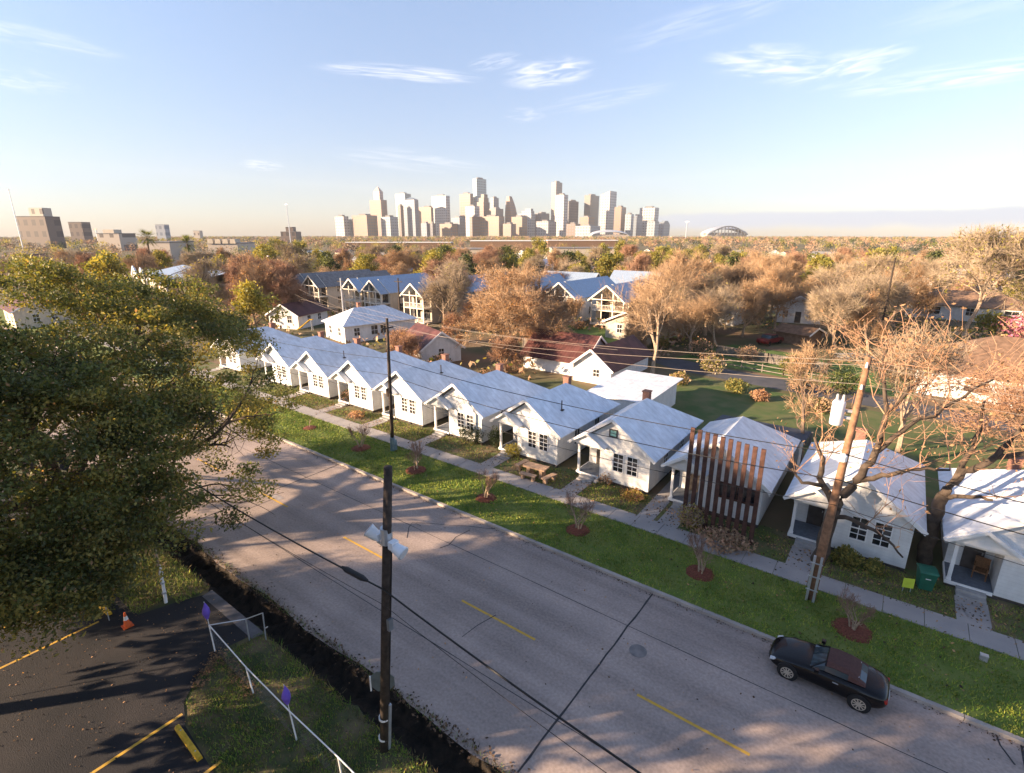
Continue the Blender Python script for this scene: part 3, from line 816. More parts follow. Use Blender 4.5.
# ---------------------------------------------------------------- other houses
def gable_house(label, loc, rz, w, d, eave, ridge, wallm, roofm, over=.45, hip=False, front=(), right=(), left=(), chimney=None, group=None, name='house', cat='house', trim=TRIM, door=None, porch=False):
    t = thing(name, label, cat, (loc[0], loc[1], VZ), rz, group)
    h = w / 2
    m = MB()
    if hip: m.box(-h, 0, -.2, h, d, eave)
    else:
        m.prism([(-h, -.2), (h, -.2), (h, eave), (0, ridge - .14), (-h, eave)], 0, d, 'xz')
    m.build('wall', wallm, t)
    r = MB(); k = (ridge - eave) / h; e = h + over; ze = eave - over * k + .05
    if hip:
        q = min(h * .95, d * .4)
        r.shell([(0, q, ridge), (0, d - q, ridge), (-e, -over, ze), (e, -over, ze), (e, d + over, ze), (-e, d + over, ze)], [(0, 2, 5, 1), (0, 1, 4, 3), (1, 5, 4), (0, 3, 2)], .1)
    else:
        r.shell([(0, -over, ridge), (0, d + over, ridge), (-e, -over, ze), (e, -over, ze), (e, d + over, ze), (-e, d + over, ze)], [(0, 2, 5, 1), (0, 1, 4, 3)], .1)
    rf = r.build('roof', roofm, t)
    if chimney:
        c = MB(); cx, cy, cz = chimney; c.box(cx - .28, cy - .28, eave, cx + .28, cy + .28, cz); c.box(cx - .33, cy - .33, cz, cx + .33, cy + .33, cz + .1); c.build('chimney', BRICK, rf)
    if not hip:
        b = MB(); b.beam((-e, -over - .02, ze - .06), (0, -over - .02, ridge - .06), .05, .24); b.beam((e, -over - .025, ze - .06), (0, -over - .025, ridge - .06), .05, .24); b.build('bargeboard', trim, t)
    for x, z, ww, hh in front: window(t, x - ww / 2, z, x + ww / 2, z + hh, 0, 2, 2, trim)
    for y, z, ww, hh in right: window(t, y - ww / 2, z, y + ww / 2, z + hh, h, 2, 2, trim, axis='x', sgn=1)
    for y, z, ww, hh in left: window(t, y - ww / 2, z, y + ww / 2, z + hh, -h, 2, 2, trim, axis='x', sgn=-1)
    if door is not None:
        q = MB(); q.box(door - .5, -.05, .1, door + .5, -.002, 2.2); q.build('door', DOOR, t)
    if porch:                                 # two-storey open timber porch on the gable front
        dk = MB()
        for z in (.45, 3.05): dk.box(-h, -2.2, z - .16, h, -.004, z)
        dk.build('porch_deck', CREAMTRIM, t)
        for x in (-h + .1, -h * .34, h * .34, h - .1):
            q = MB(); q.box(x - .09, -2.19, .451, x + .09, -2.02, 2.889); q.box(x - .09, -2.19, 3.051, x + .09, -2.02, eave + (1 - abs(x) / h) * (ridge - eave) - .25); q.build('porch_post', CREAMTRIM, t)
        q = MB()
        for z in (.45, 3.05):
            q.box(-h, -2.15, z + .85, h, -2.08, z + .93)
            for i in range(int(w / .3)): q.box(-h + i * .3, -2.13, z, -h + i * .3 + .05, -2.10, z + .85)
        q.build('railing', CREAMTRIM, t)
        r = MB(); r.shell([(0, -2.7, ridge - .03), (0, -over - .06, ridge - .03), (-e, -2.7, ze - .03), (e, -2.7, ze - .03), (e, -over - .06, ze - .03), (-e, -over - .06, ze - .03)], [(0, 2, 5, 1), (0, 1, 4, 3)], .1)
        r.build('porch_roof', roofm, t)
        q = MB(); q.beam((-e, -2.72, ze - .08), (0, -2.72, ridge - .08), .05, .26); q.beam((e, -2.72, ze - .08), (0, -2.725, ridge - .08), .05, .26)
        q.beam((-h, -2.6, eave), (h, -2.6, eave), .08, .16); q.build('truss', CREAMTRIM, t)
        for x0, x1, z0, z1 in ((-.75, -.15, .46, 2.5), (.2, .8, .46, 2.5), (-.75, -.15, 3.06, 5.1), (.2, .8, 3.06, 5.1)): q = MB(); q.box(h * x0, -.03, z0, h * x1, -.003, min(z1, eave - .1)); q.build('glass_door', GLASS, t)
    return t


W2 = [(-1.3, 1.1, .9, 1.3), (1.3, 1.1, .9, 1.3)]
# two-storey duplexes with blue roofs, the nearer row
for i, (x, roofm, lab) in enumerate([
        (-112.9, GREYROOF, 'duplex with timber porch gable, leftmost of the row behind russet bare trees'),
        (-106.2, GREYROOF, 'duplex with timber porch gable, half veiled by a russet bare tree'),
        (-91.9, BLUEROOF, 'duplex whose porch frame stands above the white hip-roofed bungalow'),
        (-85.3, BLUEROOF, 'duplex with open two-storey timber porch under the wide blue roof'),
        (-73.6, BLUEROOF, 'cream duplex with white-framed balcony, rightmost of the nearer blue-roofed row')]):
    gable_house(lab, (x, 70.2), 0, 5.4, 19, 5.4, 7.6, CREAM, roofm, right=[(3, 1.2, .9, 1.5), (3, 3.8, .9, 1.4), (9, 3.8, .9, 1.4), (14, 1.2, .9, 1.5)], porch=True, trim=CREAMTRIM, group='two-storey duplexes', name='duplex')
for i, (x, wm, rm, por, lab) in enumerate([
        (-77.8, CREAM, BLUEROOF, True, 'duplex gable peeping over the big orange tree, farther row'),
        (-65.0, WHITE, BLUEROOF, False, 'white two-storey house with a plain gable and one small window, behind orange tree'),
        (-52.7, WHITE, BLUEROOF, True, 'white duplex with wide gable, right of the thin pole behind the orange tree'),
        (-42.7, CREAM, BLUEROOF, True, 'cream duplex with shaded gable, rightmost of the farther blue-roofed row')]):
    gable_house(lab, (x, 88.4), 0, 6.6, 17, 5.0, 7.6, wm, rm, front=[] if por else [(0.3, 3.6, .9, 1.3)], right=[(4, 1.2, .9, 1.4), (4, 3.6, .9, 1.4), (11, 3.6, .9, 1.4)], porch=por, trim=CREAMTRIM, group='two-storey duplexes', name='duplex')
for i, (x, y, lab) in enumerate([(-100.5, 98, 'blue-roofed duplex standing behind the nearer duplex row'), (-58.5, 112, 'blue-grey roofed house behind the farther duplex row, its roof broadside on'), (-45.5, 124, 'low blue-roofed house right behind the rightmost farther duplex')]):
    gable_house(lab, (x, y), R(0 if i == 0 else 90), 7.5, 14, 4.6, 7.6, CREAM, BLUEROOF, right=[(3, 1.4, 1, 1.4), (9, 1.4, 1, 1.4)], left=[(4, 1.4, 1, 1.4)], trim=CREAMTRIM, group='two-storey duplexes', name='duplex')

gable_house('white bungalow with blue-white hip roof, behind the middle of the row', (-72.0, 49.5), R(-12), 7.4, 12.5, 2.9, 4.9, WHITE, ROOF, hip=True, front=[(-1.6, 1.0, .9, 1.2), (1.8, 1.0, .9, 1.2)],
            right=[(2, 1, .9, 1.2), (5, .9, 1.1, 1.4), (6.6, .9, 1.1, 1.4)], chimney=(-1.3, 5, 5.4), name='bungalow')
gable_house('small white cottage with dark red gable roof, near the yellow slide', (-88.5, 50.5), R(20), 6.2, 8.5, 2.6, 4.4, WHITE, REDROOF, front=W2, right=[(3, 1, .9, 1.1), (6, 1, .9, 1.1)], name='cottage')
gable_house('white cottage under a dark maroon roof, left of the big orange tree', (-47.6, 48.5), R(66), 5.6, 8.5, 2.1, 4.2, WHITE, REDROOF, front=[(0, 1.0, .7, .9)], left=[(4, .9, .9, 1.0)], name='cottage')
gable_house('white outbuilding under a long maroon roof with a rusty patch', (-27.0, 51.5), R(0), 4.8, 10.5, 2.1, 4.0, WHITE, REDROOF, front=[(.6, .9, .75, .8)], name='outbuilding', cat='house')
wing = gable_house('long maroon roof with rusty patch, joined behind the white outbuilding gable', (-29.0, 56.5), R(90), 7.0, 8.5, 2.0, 4.5, WHITE, REDROOF, right=[(3, .9, .8, .9)], name='outbuilding')
rp = MB(); rp.shell([(3.6, 1.2, 1.98), (3.6, 4.6, 1.98), (.7, 3.9, 4.04), (.7, 1.9, 4.04)], [(0, 1, 2, 3)], .02); rp.build('rust_panel', mat('rust_panel', (.30, .10, .05), .9, var=.35, scale=2), wing)
gable_house('beige low house behind the maroon roofs, beside the small green lawn', (-34.5, 77), R(-8), 8, 11, 2.8, 4.6, CREAM, TANROOF, front=W2, right=[(3, 1, 1, 1.2), (8, 1, 1, 1.2)], name='house')
gable_house('small white gabled house with a dark porch, among bare trees right of centre', (-15.5, 112), R(10), 7.6, 12, 3.0, 5.2, WHITE, TANROOF, front=[(-2.2, 1.1, .9, 1.2), (2.2, 1.1, .9, 1.2)], door=0, right=[(4, 1, .9, 1.2)], name='house')
gable_house('long white ranch house with broad tan roof, behind the tall right trees', (8.5, 134.5), R(92), 10, 18, 3.0, 5.6, WHITE, TANROOF, left=[(4, 1.1, 1.8, 1.3), (8, 1.1, 1.0, 1.4), (14, 1.1, 1.8, 1.3)], name='ranch_house') if False else \
    gable_house('long white ranch house with broad tan roof, behind the tall right trees', (20, 139.5), R(88), 10.5, 19, 3.0, 5.4, WHITE, TANROOF, left=[(3, 1.0, 2.0, 1.4), (9, 1.1, 1.1, 1.4), (14.5, 1.0, 2.0, 1.4)], hip=True, name='ranch_house')
gable_house('pale house with a huge tan hip roof, at the right edge behind orange twigs', (17, 74), R(84), 13, 14, 2.9, 6.0, WHITE, TANROOF, left=[(4, 1.0, 1.8, 1.3), (9, 1.0, 1.8, 1.3)], hip=True, name='ranch_house')
gable_house('low tan-roofed shed beside the dark red car', (-9.8, 90.5), R(70), 4, 5, 1.9, 2.7, TANROOF, TANROOF, name='shed', cat='shed')
gable_house('grey shed behind the lawn, left of the small white gabled house', (-24, 104), R(80), 5, 9, 2.4, 3.6, WHITE, GREYROOF, right=[(3, .9, .9, 1)], name='shed', cat='shed')
gable_house('low white flat-fronted building behind the tan bare trees', (-34, 134), R(90), 8, 20, 3.0, 3.9, WHITE, GREYROOF, left=[(4, 1, 1.2, 1.2), (10, 1, 1.2, 1.2), (16, 1, 1.2, 1.2)], name='low_building', cat='building')

# low flat metal roof behind the picnic-table house, and the dark lean-to behind the slats
m = thing('flat_roof_shed', 'low shed with flat white metal roof behind the row houses', 'shed', (-19.2, 41.2, VZ))
b = MB(); b.box(-2.6, .2, 0, 2.6, 8.6, 2.25); b.build('wall', WHITE, m)
b = MB(); b.shell([(-3.1, 0, 2.30), (3.0, 0, 2.36), (3.0, 9.2, 2.6), (-3.1, 9.2, 2.54)], [(0, 1, 2, 3)], .08); b.build('roof', ROOFX, m)
m = thing('lean_to', 'dark flat-roofed lean-to behind the slat-screened house', 'shed', (-7.0, 39.4, VZ))
b = MB(); b.box(-2.9, .1, 0, 2.9, 2.6, 2.2); b.build('wall', WHITE, m)
b = MB(); b.shell([(-3.2, 0, 2.5), (3.2, 0, 2.5), (3.2, 3.0, 2.3), (-3.2, 3.0, 2.3)], [(0, 1, 2, 3)], .07); b.build('roof', mat('dark_felt', (.07, .08, .10), .9, var=.2), m)

# sawtooth-gabled blue-roofed hall far left
t = thing('sawtooth_hall', 'long blue-roofed hall with four small white gables along its end', 'building', (-171, 60.2, VZ), R(-10))
b = MB(); b.box(-24, 0, 0, 24, 26, 3.6); b.build('wall', CREAM, t)
b = MB(); b.shell([(-24.8, -.8, 3.7), (24.8, -.8, 3.7), (24.8, 13, 6.6), (-24.8, 13, 6.6), (-24.8, 26.6, 3.7), (24.8, 26.6, 3.7)], [(0, 1, 2, 3), (3, 2, 5, 4)], .12); b.build('roof', BLUEROOF, t)
for k in range(4):
    x = -18 + k * 12.0
    b = MB(); b.prism([(x - 5.6, 3.4), (x + 5.6, 3.4), (x, 6.6)], -1.4, -1.1, 'xz'); b.beam((x - 6, -1.6, 3.3), (x, -1.6, 6.9), .3, .7); b.beam((x + 6, -1.6, 3.3), (x, -1.61, 6.9), .3, .7)
    b.build('gablet', TRIM, t)
for x in (-23.5, -12, 0, 12, 23.5): b = MB(); b.box(x - .2, -1.5, 0, x + .2, -1.1, 3.3); b.build('porch_post', TRIM, t)


def block(label, px0, px1, ybot, ytop, dist, colr, name='building', cat='building', depth=14, parapet=True, yaw=0.0, roofm=None, wins=True):
    """a plain distant block: corner-true size from how far away it stands"""
    xa, ya = (px0 + px1) / 2, 0
    d = ray(xa, 236.0); d = d / (d @ _F)
    k = dist
    X, Y = d[0] * k, d[1] * k
    wid = (px1 - px0) / FPX * k
    ht = max(3, EYE - (ytop - 234) / FPX * k * math.cos(PITCH))
    t = thing(name, label, cat, (X, Y, VZ), YAW + yaw)
    b = MB(); b.box(-wid / 2, 0, 0, wid / 2, depth, ht); b.build('wall', colr, t)
    b = MB(); b.box(-wid / 2 - .3, -.3, ht + .01, wid / 2 + .3, depth + .3, ht + .5); b.build('roof', roofm or GREYROOF, t)
    return t, wid, ht


APT = facade('pale_apartment_wall', (.44, .38, .32), (.14, .12, .11), wx=.4, wz=.45)
APT2 = facade('brown_block_wall', (.14, .105, .09), (.06, .05, .05), wx=.5, wz=.5)
block('cream three-storey apartment block behind the left palm', 136, 168, 264, 243, 250, APT, depth=20)
t_, w_, h_ = block('cream apartment block with stepped gables near the olive trees', 206, 236, 262, 244, 280, APT, depth=20)
for k in range(4):
    b = MB(); x = -w_ / 2 + w_ * (k + .5) / 4; b.prism([(x - 1.6, h_), (x + 1.6, h_), (x + 1.2, h_ + 2.4), (x - 1.2, h_ + 2.4)], -.6, 5, 'xz'); b.build('gable', CREAM, t_)
t_, w_, h_ = block('wide dark hospital tower block at the far left edge', 20, 50, 240, 217, 620, APT2, 'tower_block', 'tower', 20, yaw=R(-4))
b = MB(); b.box(-w_ * .12, 4, h_ + .5, w_ * .36, 16, h_ + 10); b.build('penthouse', APT, t_)
block('small brown tower block right of the wide hospital block', 71, 84, 238, 222.5, 900, APT2, 'tower_block', 'tower', 20)
t_, w_, h_ = block('low office building with a stepped top, below a crane', 97, 119, 243, 234, 520, APT, depth=24)
b = MB(); b.box(-w_ * .3, 3, h_ + .5, w_ * .2, 14, h_ + 4); b.build('penthouse', CREAM, t_)
block('small grey tower standing alone left of the thin mast', 157, 166, 237, 225, 1100, facade('grey_blue_wall', (.30, .33, .38), (.16, .19, .24)), 'tower_block', 'tower', 16)
block('tiny pale block on the horizon between grey tower and mast', 194, 200, 236, 231, 1300, APT, 'tower_block', 'tower', 14)
t_, w_, h_ = block('brown stepped building at the foot of the thin mast', 281, 296, 238, 232, 900, APT2, depth=24)
b = MB(); b.box(-w_ * .2, 4, h_ + .5, w_ * .3, 16, h_ + 8); b.build('penthouse', APT2, t_)
for (px0, px1, ytop, dist, lab) in ((470, 545, 238.5, 420, 'long low white warehouse roof below the middle of the skyline'), (548, 618, 238, 470, 'long low pinkish warehouse below the arena roof'), (345, 450, 240, 520, 'long pale low building below the left half of the skyline'),
                                    (552, 640, 246, 330, 'low pale school building among trees under the skyline'), (438, 492, 247, 300, 'cream flat-roofed building behind the olive trees under the glass tower'), (672, 705, 234, 1500, 'white low hall left of the domed stadium'), (430, 470, 262, 190, 'long low flat-roofed building left of the farther duplex gables')):
    block(lab, px0, px1, 250, ytop + 3, dist, TANROOF if dist > 400 else CREAM, 'low_building', 'building', 24, roofm=TRIM if dist > 400 else None)
# dome left of the palms
t = thing('domed_hall', 'pale domed roof on the horizon right of the stepped office', 'building', (0, 0, VZ))
d = ray(127, 236); d = d / (d @ _F) * 700; t.location = (d[0], d[1], VZ)
b = MB(); rr = []
for i in range(7):
    a = i / 6 * math.pi / 2; rr.append((11 * math.cos(a) + .05, 8 + 7 * math.sin(a)))
b.tube([(0, 0, z) for _, z in rr], [r for r, _ in rr], 20); b.build('roof', mat('pale_dome', (.42, .45, .50), .5), t, smooth=True)
b = MB(); b.tube([(0, 0, 0), (0, 0, 8)], 11.3, 20); b.build('wall', APT, t)

# masts and a crane
def mast(label, px, ybot, ytop, dist, name='radio_mast', arm=False):
    d = ray(px, 236); d = d / (d @ _F) * dist
    ht = EYE - (ytop - 234) / FPX * dist * math.cos(PITCH)
    t = thing(name, label, 'mast', (d[0], d[1], VZ))
    b = MB(); b.tube([(0, 0, 0), (0, 0, ht)], [dist * .0011, dist * .0007], 6); b.build('pole', GALV, t)
    b = MB()
    if arm: b.beam((-ht * .35, 0, ht - .6), (ht * .25, 0, ht - .6), .9); b.build('arm', mat('crane_orange', (.5, .3, .15), .6), t)
    else:
        b.beam((-dist * .004, 0, ht), (dist * .004, 0, ht), dist * .001); b.box(-dist * .0015, -dist * .001, ht - dist * .001, dist * .0015, dist * .001, ht + dist * .001); b.build('head', GALV, t)


mast('tall floodlight mast leaning over the wide hospital block, at left edge', 20, 240, 191, 420, 'light_mast')
mast('thin tall mast rising from the brown stepped building left of the skyline', 290, 236, 205, 880)
mast('small construction crane on the horizon above the stepped office', 97, 236, 229, 900, 'tower_crane', True)
mast('thin mast left of the domed stadium', 686, 240, 222, 1300)

# ---------------------------------------------------------------- the downtown skyline, about 2.7 km away
def tower(label, x0, xs, x1, ytop, dist=2750, lit=None, top=None, dark=None, glass=(.07, .08, .10), base_y=None):
    lit = lit or (.5, .38, .30)
    d = ray(xs, 236.0); v = d / (d @ _F) * dist; v[2] = 0
    def ext(dirv, px):
        w = dirv @ _F; k = px - 512
        return (k * (v @ _F + (-EYE) * _F[2]) - FPX * (v @ _rt)) / (FPX * (dirv @ _rt) - k * w)
    a = max(6.0, abs(ext(np.array([-1.0, 0, 0]), x0))); c = max(6.0, abs(ext(np.array([0, 1.0, 0]), x1)))
    ht = EYE - (ytop - 234.0) / FPX * dist * math.cos(PITCH)
    t = thing('tower', label, 'tower', (v[0], v[1], VZ), 0, 'downtown towers')
    m = facade('tower_skin_%d_%d' % (int(x0), int(ytop)), lit, glass if dark is None else dark, rough=.4, wx=.5, wz=.45)
    m.name = 'tower_skin'
    b = MB()
    if top == 'wedge':
        b.add([(-a, 0, 0), (0, 0, 0), (0, c, 0), (-a, c, 0), (-a, 0, ht * .93), (0, 0, ht), (0, c, ht), (-a, c, ht * .93)], [(3, 2, 1, 0), (4, 5, 6, 7), (0, 1, 5, 4), (1, 2, 6, 5), (2, 3, 7, 6), (3, 0, 4, 7)])
    elif top == 'taper':
        prof = [(0, 1), (.55, 1), (.72, .86), (.86, .66), (.95, .5), (1, .42)]
        n0 = 0
        for (z, s) in prof: b.v += [(-a * s - a * (1 - s) * .5, 0, ht * z), (-a * (1 - s) * .5, 0, ht * z), (-a * (1 - s) * .5, c * s, ht * z), (-a * s - a * (1 - s) * .5, c * s, ht * z)]
        for i in range(len(prof) - 1):
            for k in range(4): b.f.append((i * 4 + k, i * 4 + (k + 1) % 4, i * 4 + 4 + (k + 1) % 4, i * 4 + 4 + k)); b.m.append(0)
        b.f.append(tuple(range(len(prof) * 4 - 4, len(prof) * 4))); b.m.append(0)
    elif top == 'stepped':
        b.box(-a, 0, 0, 0, c, ht * .82); b.box(-a * .8, c * .1, ht * .82, -a * .05, c * .9, ht * .92); b.box(-a * .55, c * .2, ht * .92, -a * .1, c * .8, ht)
    elif top == 'pyramid':
        b.box(-a, 0, 0, 0, c, ht * .93); b.add([(-a, 0, ht * .93), (0, 0, ht * .93), (0, c, ht * .93), (-a, c, ht * .93), (-a / 2, c / 2, ht)], [(0, 1, 4), (1, 2, 4), (2, 3, 4), (3, 0, 4)])
    else:
        b.box(-a, 0, 0, 0, c, ht)
    b.build('wall', m, t)
    k = MB()
    if top is None: k.box(-a * .7, c * .25, ht, -a * .25, c * .75, ht + 7); k.build('plant_room', GREYROOF, t)
    if top == 'spire':
        k.box(-a * .72, c * .2, ht, -a * .18, c * .8, ht + 42); k.add([(-a * .72, c * .2, ht + 42), (-a * .18, c * .2, ht + 42), (-a * .18, c * .8, ht + 42), (-a * .72, c * .8, ht + 42), (-a * .45, c * .5, ht + 70)], [(0, 1, 4), (1, 2, 4), (2, 3, 4), (3, 0, 4)])
        k.build('spire', facade('spire_skin', (.36, .27, .25), (.2, .17, .17)), t)
    if top == 'fin': k.box(-.5, 0, ht, 2, c, ht + 18); k.build('fin', m, t)
    return t


TANL, WHT, GRY, BRN, PNK, NAVY = (.18, .105, .066), (.33, .335, .345), (.10, .145, .20), (.085, .045, .032), (.17, .092, .066), (.012, .02, .05)
for a in [
        ('white low tower at the left end of the skyline', 336.5, 345, 350, 216.5, 2500, (.30, .31, .32)), ('wide tan block tower in front of the spired tower', 353.5, 368, 378.5, 215.5, 2450, TANL),
        ('tan tower topped by a stepped spire', 372, 383, 389, 200.5, 2800, PNK, 'spire'), ('small white tower between the spired and teal towers', 382, 391, 399, 217, 2450, (.20, .245, .285)),
        ('tall pale teal tower left of the glass twin', 397.5, 407, 413, 194.5, 2950, (.18, .28, .30)), ('narrow brown tower before the pale teal tower', 399.5, 402, 405, 206, 2700, BRN),
        ('grey glass tower with a shallow pyramid top', 405, 416, 420, 197.5, 2700, GRY, 'pyramid'), ('tan slab tower right of the grey glass tower', 420, 432, 438.5, 207.5, 2800, TANL),
        ('tall white tower, flat-topped, left of the brown slab', 433, 447, 451, 196.5, 2750, WHT), ('small grey block below the tan slab tower', 421.5, 427, 431, 223.5, 2400, GRY),
        ('small black block below the white flat-topped tower', 430.5, 433, 436, 223.5, 2390, NAVY), ('pale grey block right of the white flat-topped tower', 452, 460, 466, 218, 2450, GRY),
        ('brown slab tower left of the glass tower', 460.5, 471, 474, 194.5, 2850, BRN), ('tallest glass tower, with a dazzling left edge', 474, 477.5, 487, 180, 2900, (.24, .35, .37)),
        ('white tower in front of the tallest glass tower', 466, 475, 480, 206.5, 2600, WHT), ('dark brown stepped tower against the tallest glass tower', 477.5, 484, 490, 195, 2700, BRN, 'stepped'),
        ('grey square tower right of the stepped brown tower', 491, 494, 499, 198.5, 2800, GRY), ('dark low tower under the grey square tower', 489.5, 496, 503.5, 209, 2600, (.10, .09, .095)),
        ('brown gridded block under the white tower', 470, 472.5, 481, 217, 2400, BRN), ('wide tan and white block low in the skyline centre', 480, 499, 504.5, 216.5, 2380, TANL),
        ('brown tower tapering to a narrow shoulder top', 505, 511, 517, 197, 2750, (.20, .105, .07), 'taper'), ('white stepped tower right of the tapering brown tower', 518.5, 531, 535, 209, 2650, (.20, .245, .285), 'stepped'),
        ('low tan block before the white stepped tower', 511.5, 522, 527, 217, 2500, TANL), ('dark blue low slab in the skyline gap', 535, 540, 549, 213.5, 2700, (.07, .085, .12)),
        ('slim tall grey tower, tallest in the right half', 550.5, 555, 561, 183.5, 2800, (.21, .165, .145)), ('bright white tower in front of the slim tall grey one', 554.5, 563, 567, 195.5, 2600, WHT),
        ('navy blue glass tower right of the bright white tower', 566.5, 568, 577.5, 201.5, 2700, NAVY), ('dark tower with a tan centre face', 583, 589, 597.5, 196, 2750, (.10, .09, .08)),
        ('small tan block below the dark tan-centred tower', 579, 588, 594, 217.5, 2450, TANL), ('white tower with a slanted top', 599, 608, 614.5, 192, 2700, WHT, 'wedge'),
        ('tan-brown tower right of the slanted white tower', 613, 620, 624.5, 207.5, 2600, TANL), ('narrow cream tower right of the tan-brown tower', 624, 630, 632.5, 214.5, 2550, (.20, .245, .285)),
        ('grey plain tower left of the dark-edged white tower', 631, 636, 641.5, 216, 2600, GRY), ('white tower with a dark left edge near the right end', 638, 653, 657, 208, 2700, WHT),
        ('low white block at the right end of the skyline', 646, 654, 658, 221.5, 2450, (.20, .245, .285)), ('grey stepped tower last on the right of the skyline', 656, 663, 669, 221, 2600, GRY, 'stepped'),
        ('low grey block between spired tower and white tower', 345, 352, 356, 221, 2550, GRY), ('low tan block under the brown slab tower', 440, 452, 458, 224, 2420, TANL), ('low pale slab under the slim tall tower', 536, 548, 556, 221.5, 2420, (.2, .22, .25)),
        ('low brick block under the navy tower', 566, 575, 580, 224, 2380, BRN), ('low white slab left of the arena roof', 575, 590, 600, 226, 2300, (.20, .245, .285)), ('tiny tan block under the white stepped tower', 503, 511, 516, 224, 2350, PNK)]:
    tower(a[0], a[1], a[2], a[3], a[4], a[5], a[6], a[7] if len(a) > 7 else None)

# arena with a long curved roof, and the domed stadium
def shell_dome(name, label, px0, px1, yb, yt, dist, colr, arch=False):
    d = ray((px0 + px1) / 2, 236); d = d / (d @ _F) * dist
    W = (px1 - px0) / FPX * dist / 2; hb = 2.0; h = EYE - (yt - 234) / FPX * dist * math.cos(PITCH)
    t = thing(name, label, 'stadium', (d[0], d[1], VZ), YAW)
    b = MB(); n = 20; vs = []
    for i in range(n + 1):
        x = -W + 2 * W * i / n; z = h * .45 + h * .55 * math.sqrt(max(0, 1 - (x / W) ** 2))
        vs += [(x, -W * .5, z * .8), (x, 0, z), (x, W * .6, z * .8)]
    b.shell(vs, [(3 * i + j, 3 * i + 3 + j, 3 * i + 4 + j, 3 * i + 1 + j) for i in range(n) for j in (0, 1)], 2); b.build('roof', colr, t)
    b = MB(); b.box(-W, -W * .42, 0, W, W * .5, h * .46); b.build('wall', APT, t)
    if arch:
        q = MB(); pts = [(-W * 1.0 + 2 * W * i / 12, -W * .55, h * .3 + h * .68 * math.sin(math.pi * i / 12)) for i in range(13)]
        q.tube(pts, dist * .0013, 6)
        for i in range(1, 12): q.beam((pts[i][0], pts[i][1], h * .25), pts[i], dist * .0014)
        q.build('arch', mat('dark_truss', (.12, .14, .17), .6), t)


shell_dome('arena', 'arena with a long low curved grey roof before the skyline', 590, 627, 236, 230, 1900, mat('arena_grey', (.42, .45, .50), .5))
shell_dome('stadium', 'domed stadium with a dark arched truss on the right horizon', 704, 743, 238, 226.5, 2100, mat('stadium_grey', (.34, .38, .44), .5), True)

# ---------------------------------------------------------------- poles, wires, lamps
def vec(*a): return Vector(a)


POLE_A = (vec(-11.42, 8.2, 0), vec(-10.16, 8.2, 10.6))          # near pole, leaning slightly
POLE_B = (vec(-30.25, 25.0, VZ), vec(-29.9, 25.0, 10.6))        # thin pole on the verge
POLE_C = (vec(-1.15, 25.0, VZ), vec(-.70, 25.0, 11.75))          # utility pole on the verge, right


def on(P, z):
    k = (z - P[0].z) / (P[1].z - P[0].z); return P[0].lerp(P[1], k)


t = thing('utility_pole', 'dark bare-topped wooden pole with two white floodlights, by the ditch', 'pole', POLE_A[0])
b = MB(); b.tube([vec(0, 0, -.3), (POLE_A[1] - POLE_A[0]) * .5, POLE_A[1] - POLE_A[0]], [.165, .145, .115], 12); b.build('post', WOODPOLE, t, smooth=True)
for z in (.55, 1.45):
    c = on(POLE_A, z) - POLE_A[0]; b = MB(); b.tube([c - vec(0, 0, .035), c + vec(0, 0, .035)], .185, 14); b.build('strap', TRIM, t)
b = MB(); c0, c1 = on(POLE_A, .1) - POLE_A[0], on(POLE_A, 2.1) - POLE_A[0]; b.beam(c0 + vec(.19, .05, 0), c1 + vec(.19, .05, 0), .09); b.beam(c0 + vec(.19, .05, 1.55), c0 + vec(.22, .05, 2.05), .16, .12); b.build('conduit', GALV, t)
b = MB(); c1, c2 = on(POLE_A, 2.1) - POLE_A[0], on(POLE_A, 8.0) - POLE_A[0]; b.tube([c1 + vec(.16, .05, 0), c2 + vec(.15, .05, 0)], .018, 6); b.build('riser_cable', CABLE, t)
b = MB(); c = on(POLE_A, 5.4) - POLE_A[0]; b.box(c.x + .13, -.08, c.z - .2, c.x + .24, .08, c.z + .2); b.build('switch_box', mat('grey_box', (.16, .17, .18), .6), t)
c = on(POLE_A, 8.25) - POLE_A[0]
b = MB(); b.beam(c + vec(-.35, -.05, -.1), c + vec(.55, .0, -.22), .06); b.tube([c + vec(0, 0, -.05), c + vec(0, 0, .45)], .165, 12); b.build('lamp_bracket', GALV, t)


def floodlight(c, aim):
    aim = aim.normalized(); a = aim.cross(vec(0, 0, 1)).normalized(); u = a.cross(aim)
    b = MB(); prof = [(0, .10), (.06, .15), (.22, .17), (.34, .19), (.37, .20)]
    b.tube([c + aim * x for x, _ in prof], [r for _, r in prof], 14, caps=True)
    o = b.build('floodlight', LAMPW, t, smooth=True)
    b = MB(); b.tube([c + aim * .371, c + aim * .385], .17, 14); b.build('lens', LENS, o)
    b = MB(); b.box(c.x - .09, c.y - .12, c.z - .05, c.x + .09, c.y + .12, c.z + .16); b.build('ballast_box', LAMPW, o)


floodlight(c + vec(-.28, -.05, .05), vec(-.55, -.35, .55)); floodlight(c + vec(.30, -.03, -.02), vec(1, .15, -.35))

# octagonal sign seen from the back, beside the near pole
t = thing('road_sign', 'octagonal road sign seen from its grey back, right by the floodlight pole', 'sign', (-11.75, 8.6, 0), R(38))
b = MB(); b.prism([(.44 * math.cos(a), 2.25 + .44 * math.sin(a)) for a in [math.pi / 8 + k * math.pi / 4 for k in range(8)]], 0, .012, 'xz'); b.build('sign_plate', mat('sign_back', (.17, .20, .21), .5, metal=.4), t)
b = MB(); b.box(-.03, -.045, -.1, .03, -.003, 2.6); b.build('post', GALV, t)
b = MB(); b.box(-.40, -.05, 1.9, -.36, -.004, 2.5); b.build('bracket', TRIM, t)

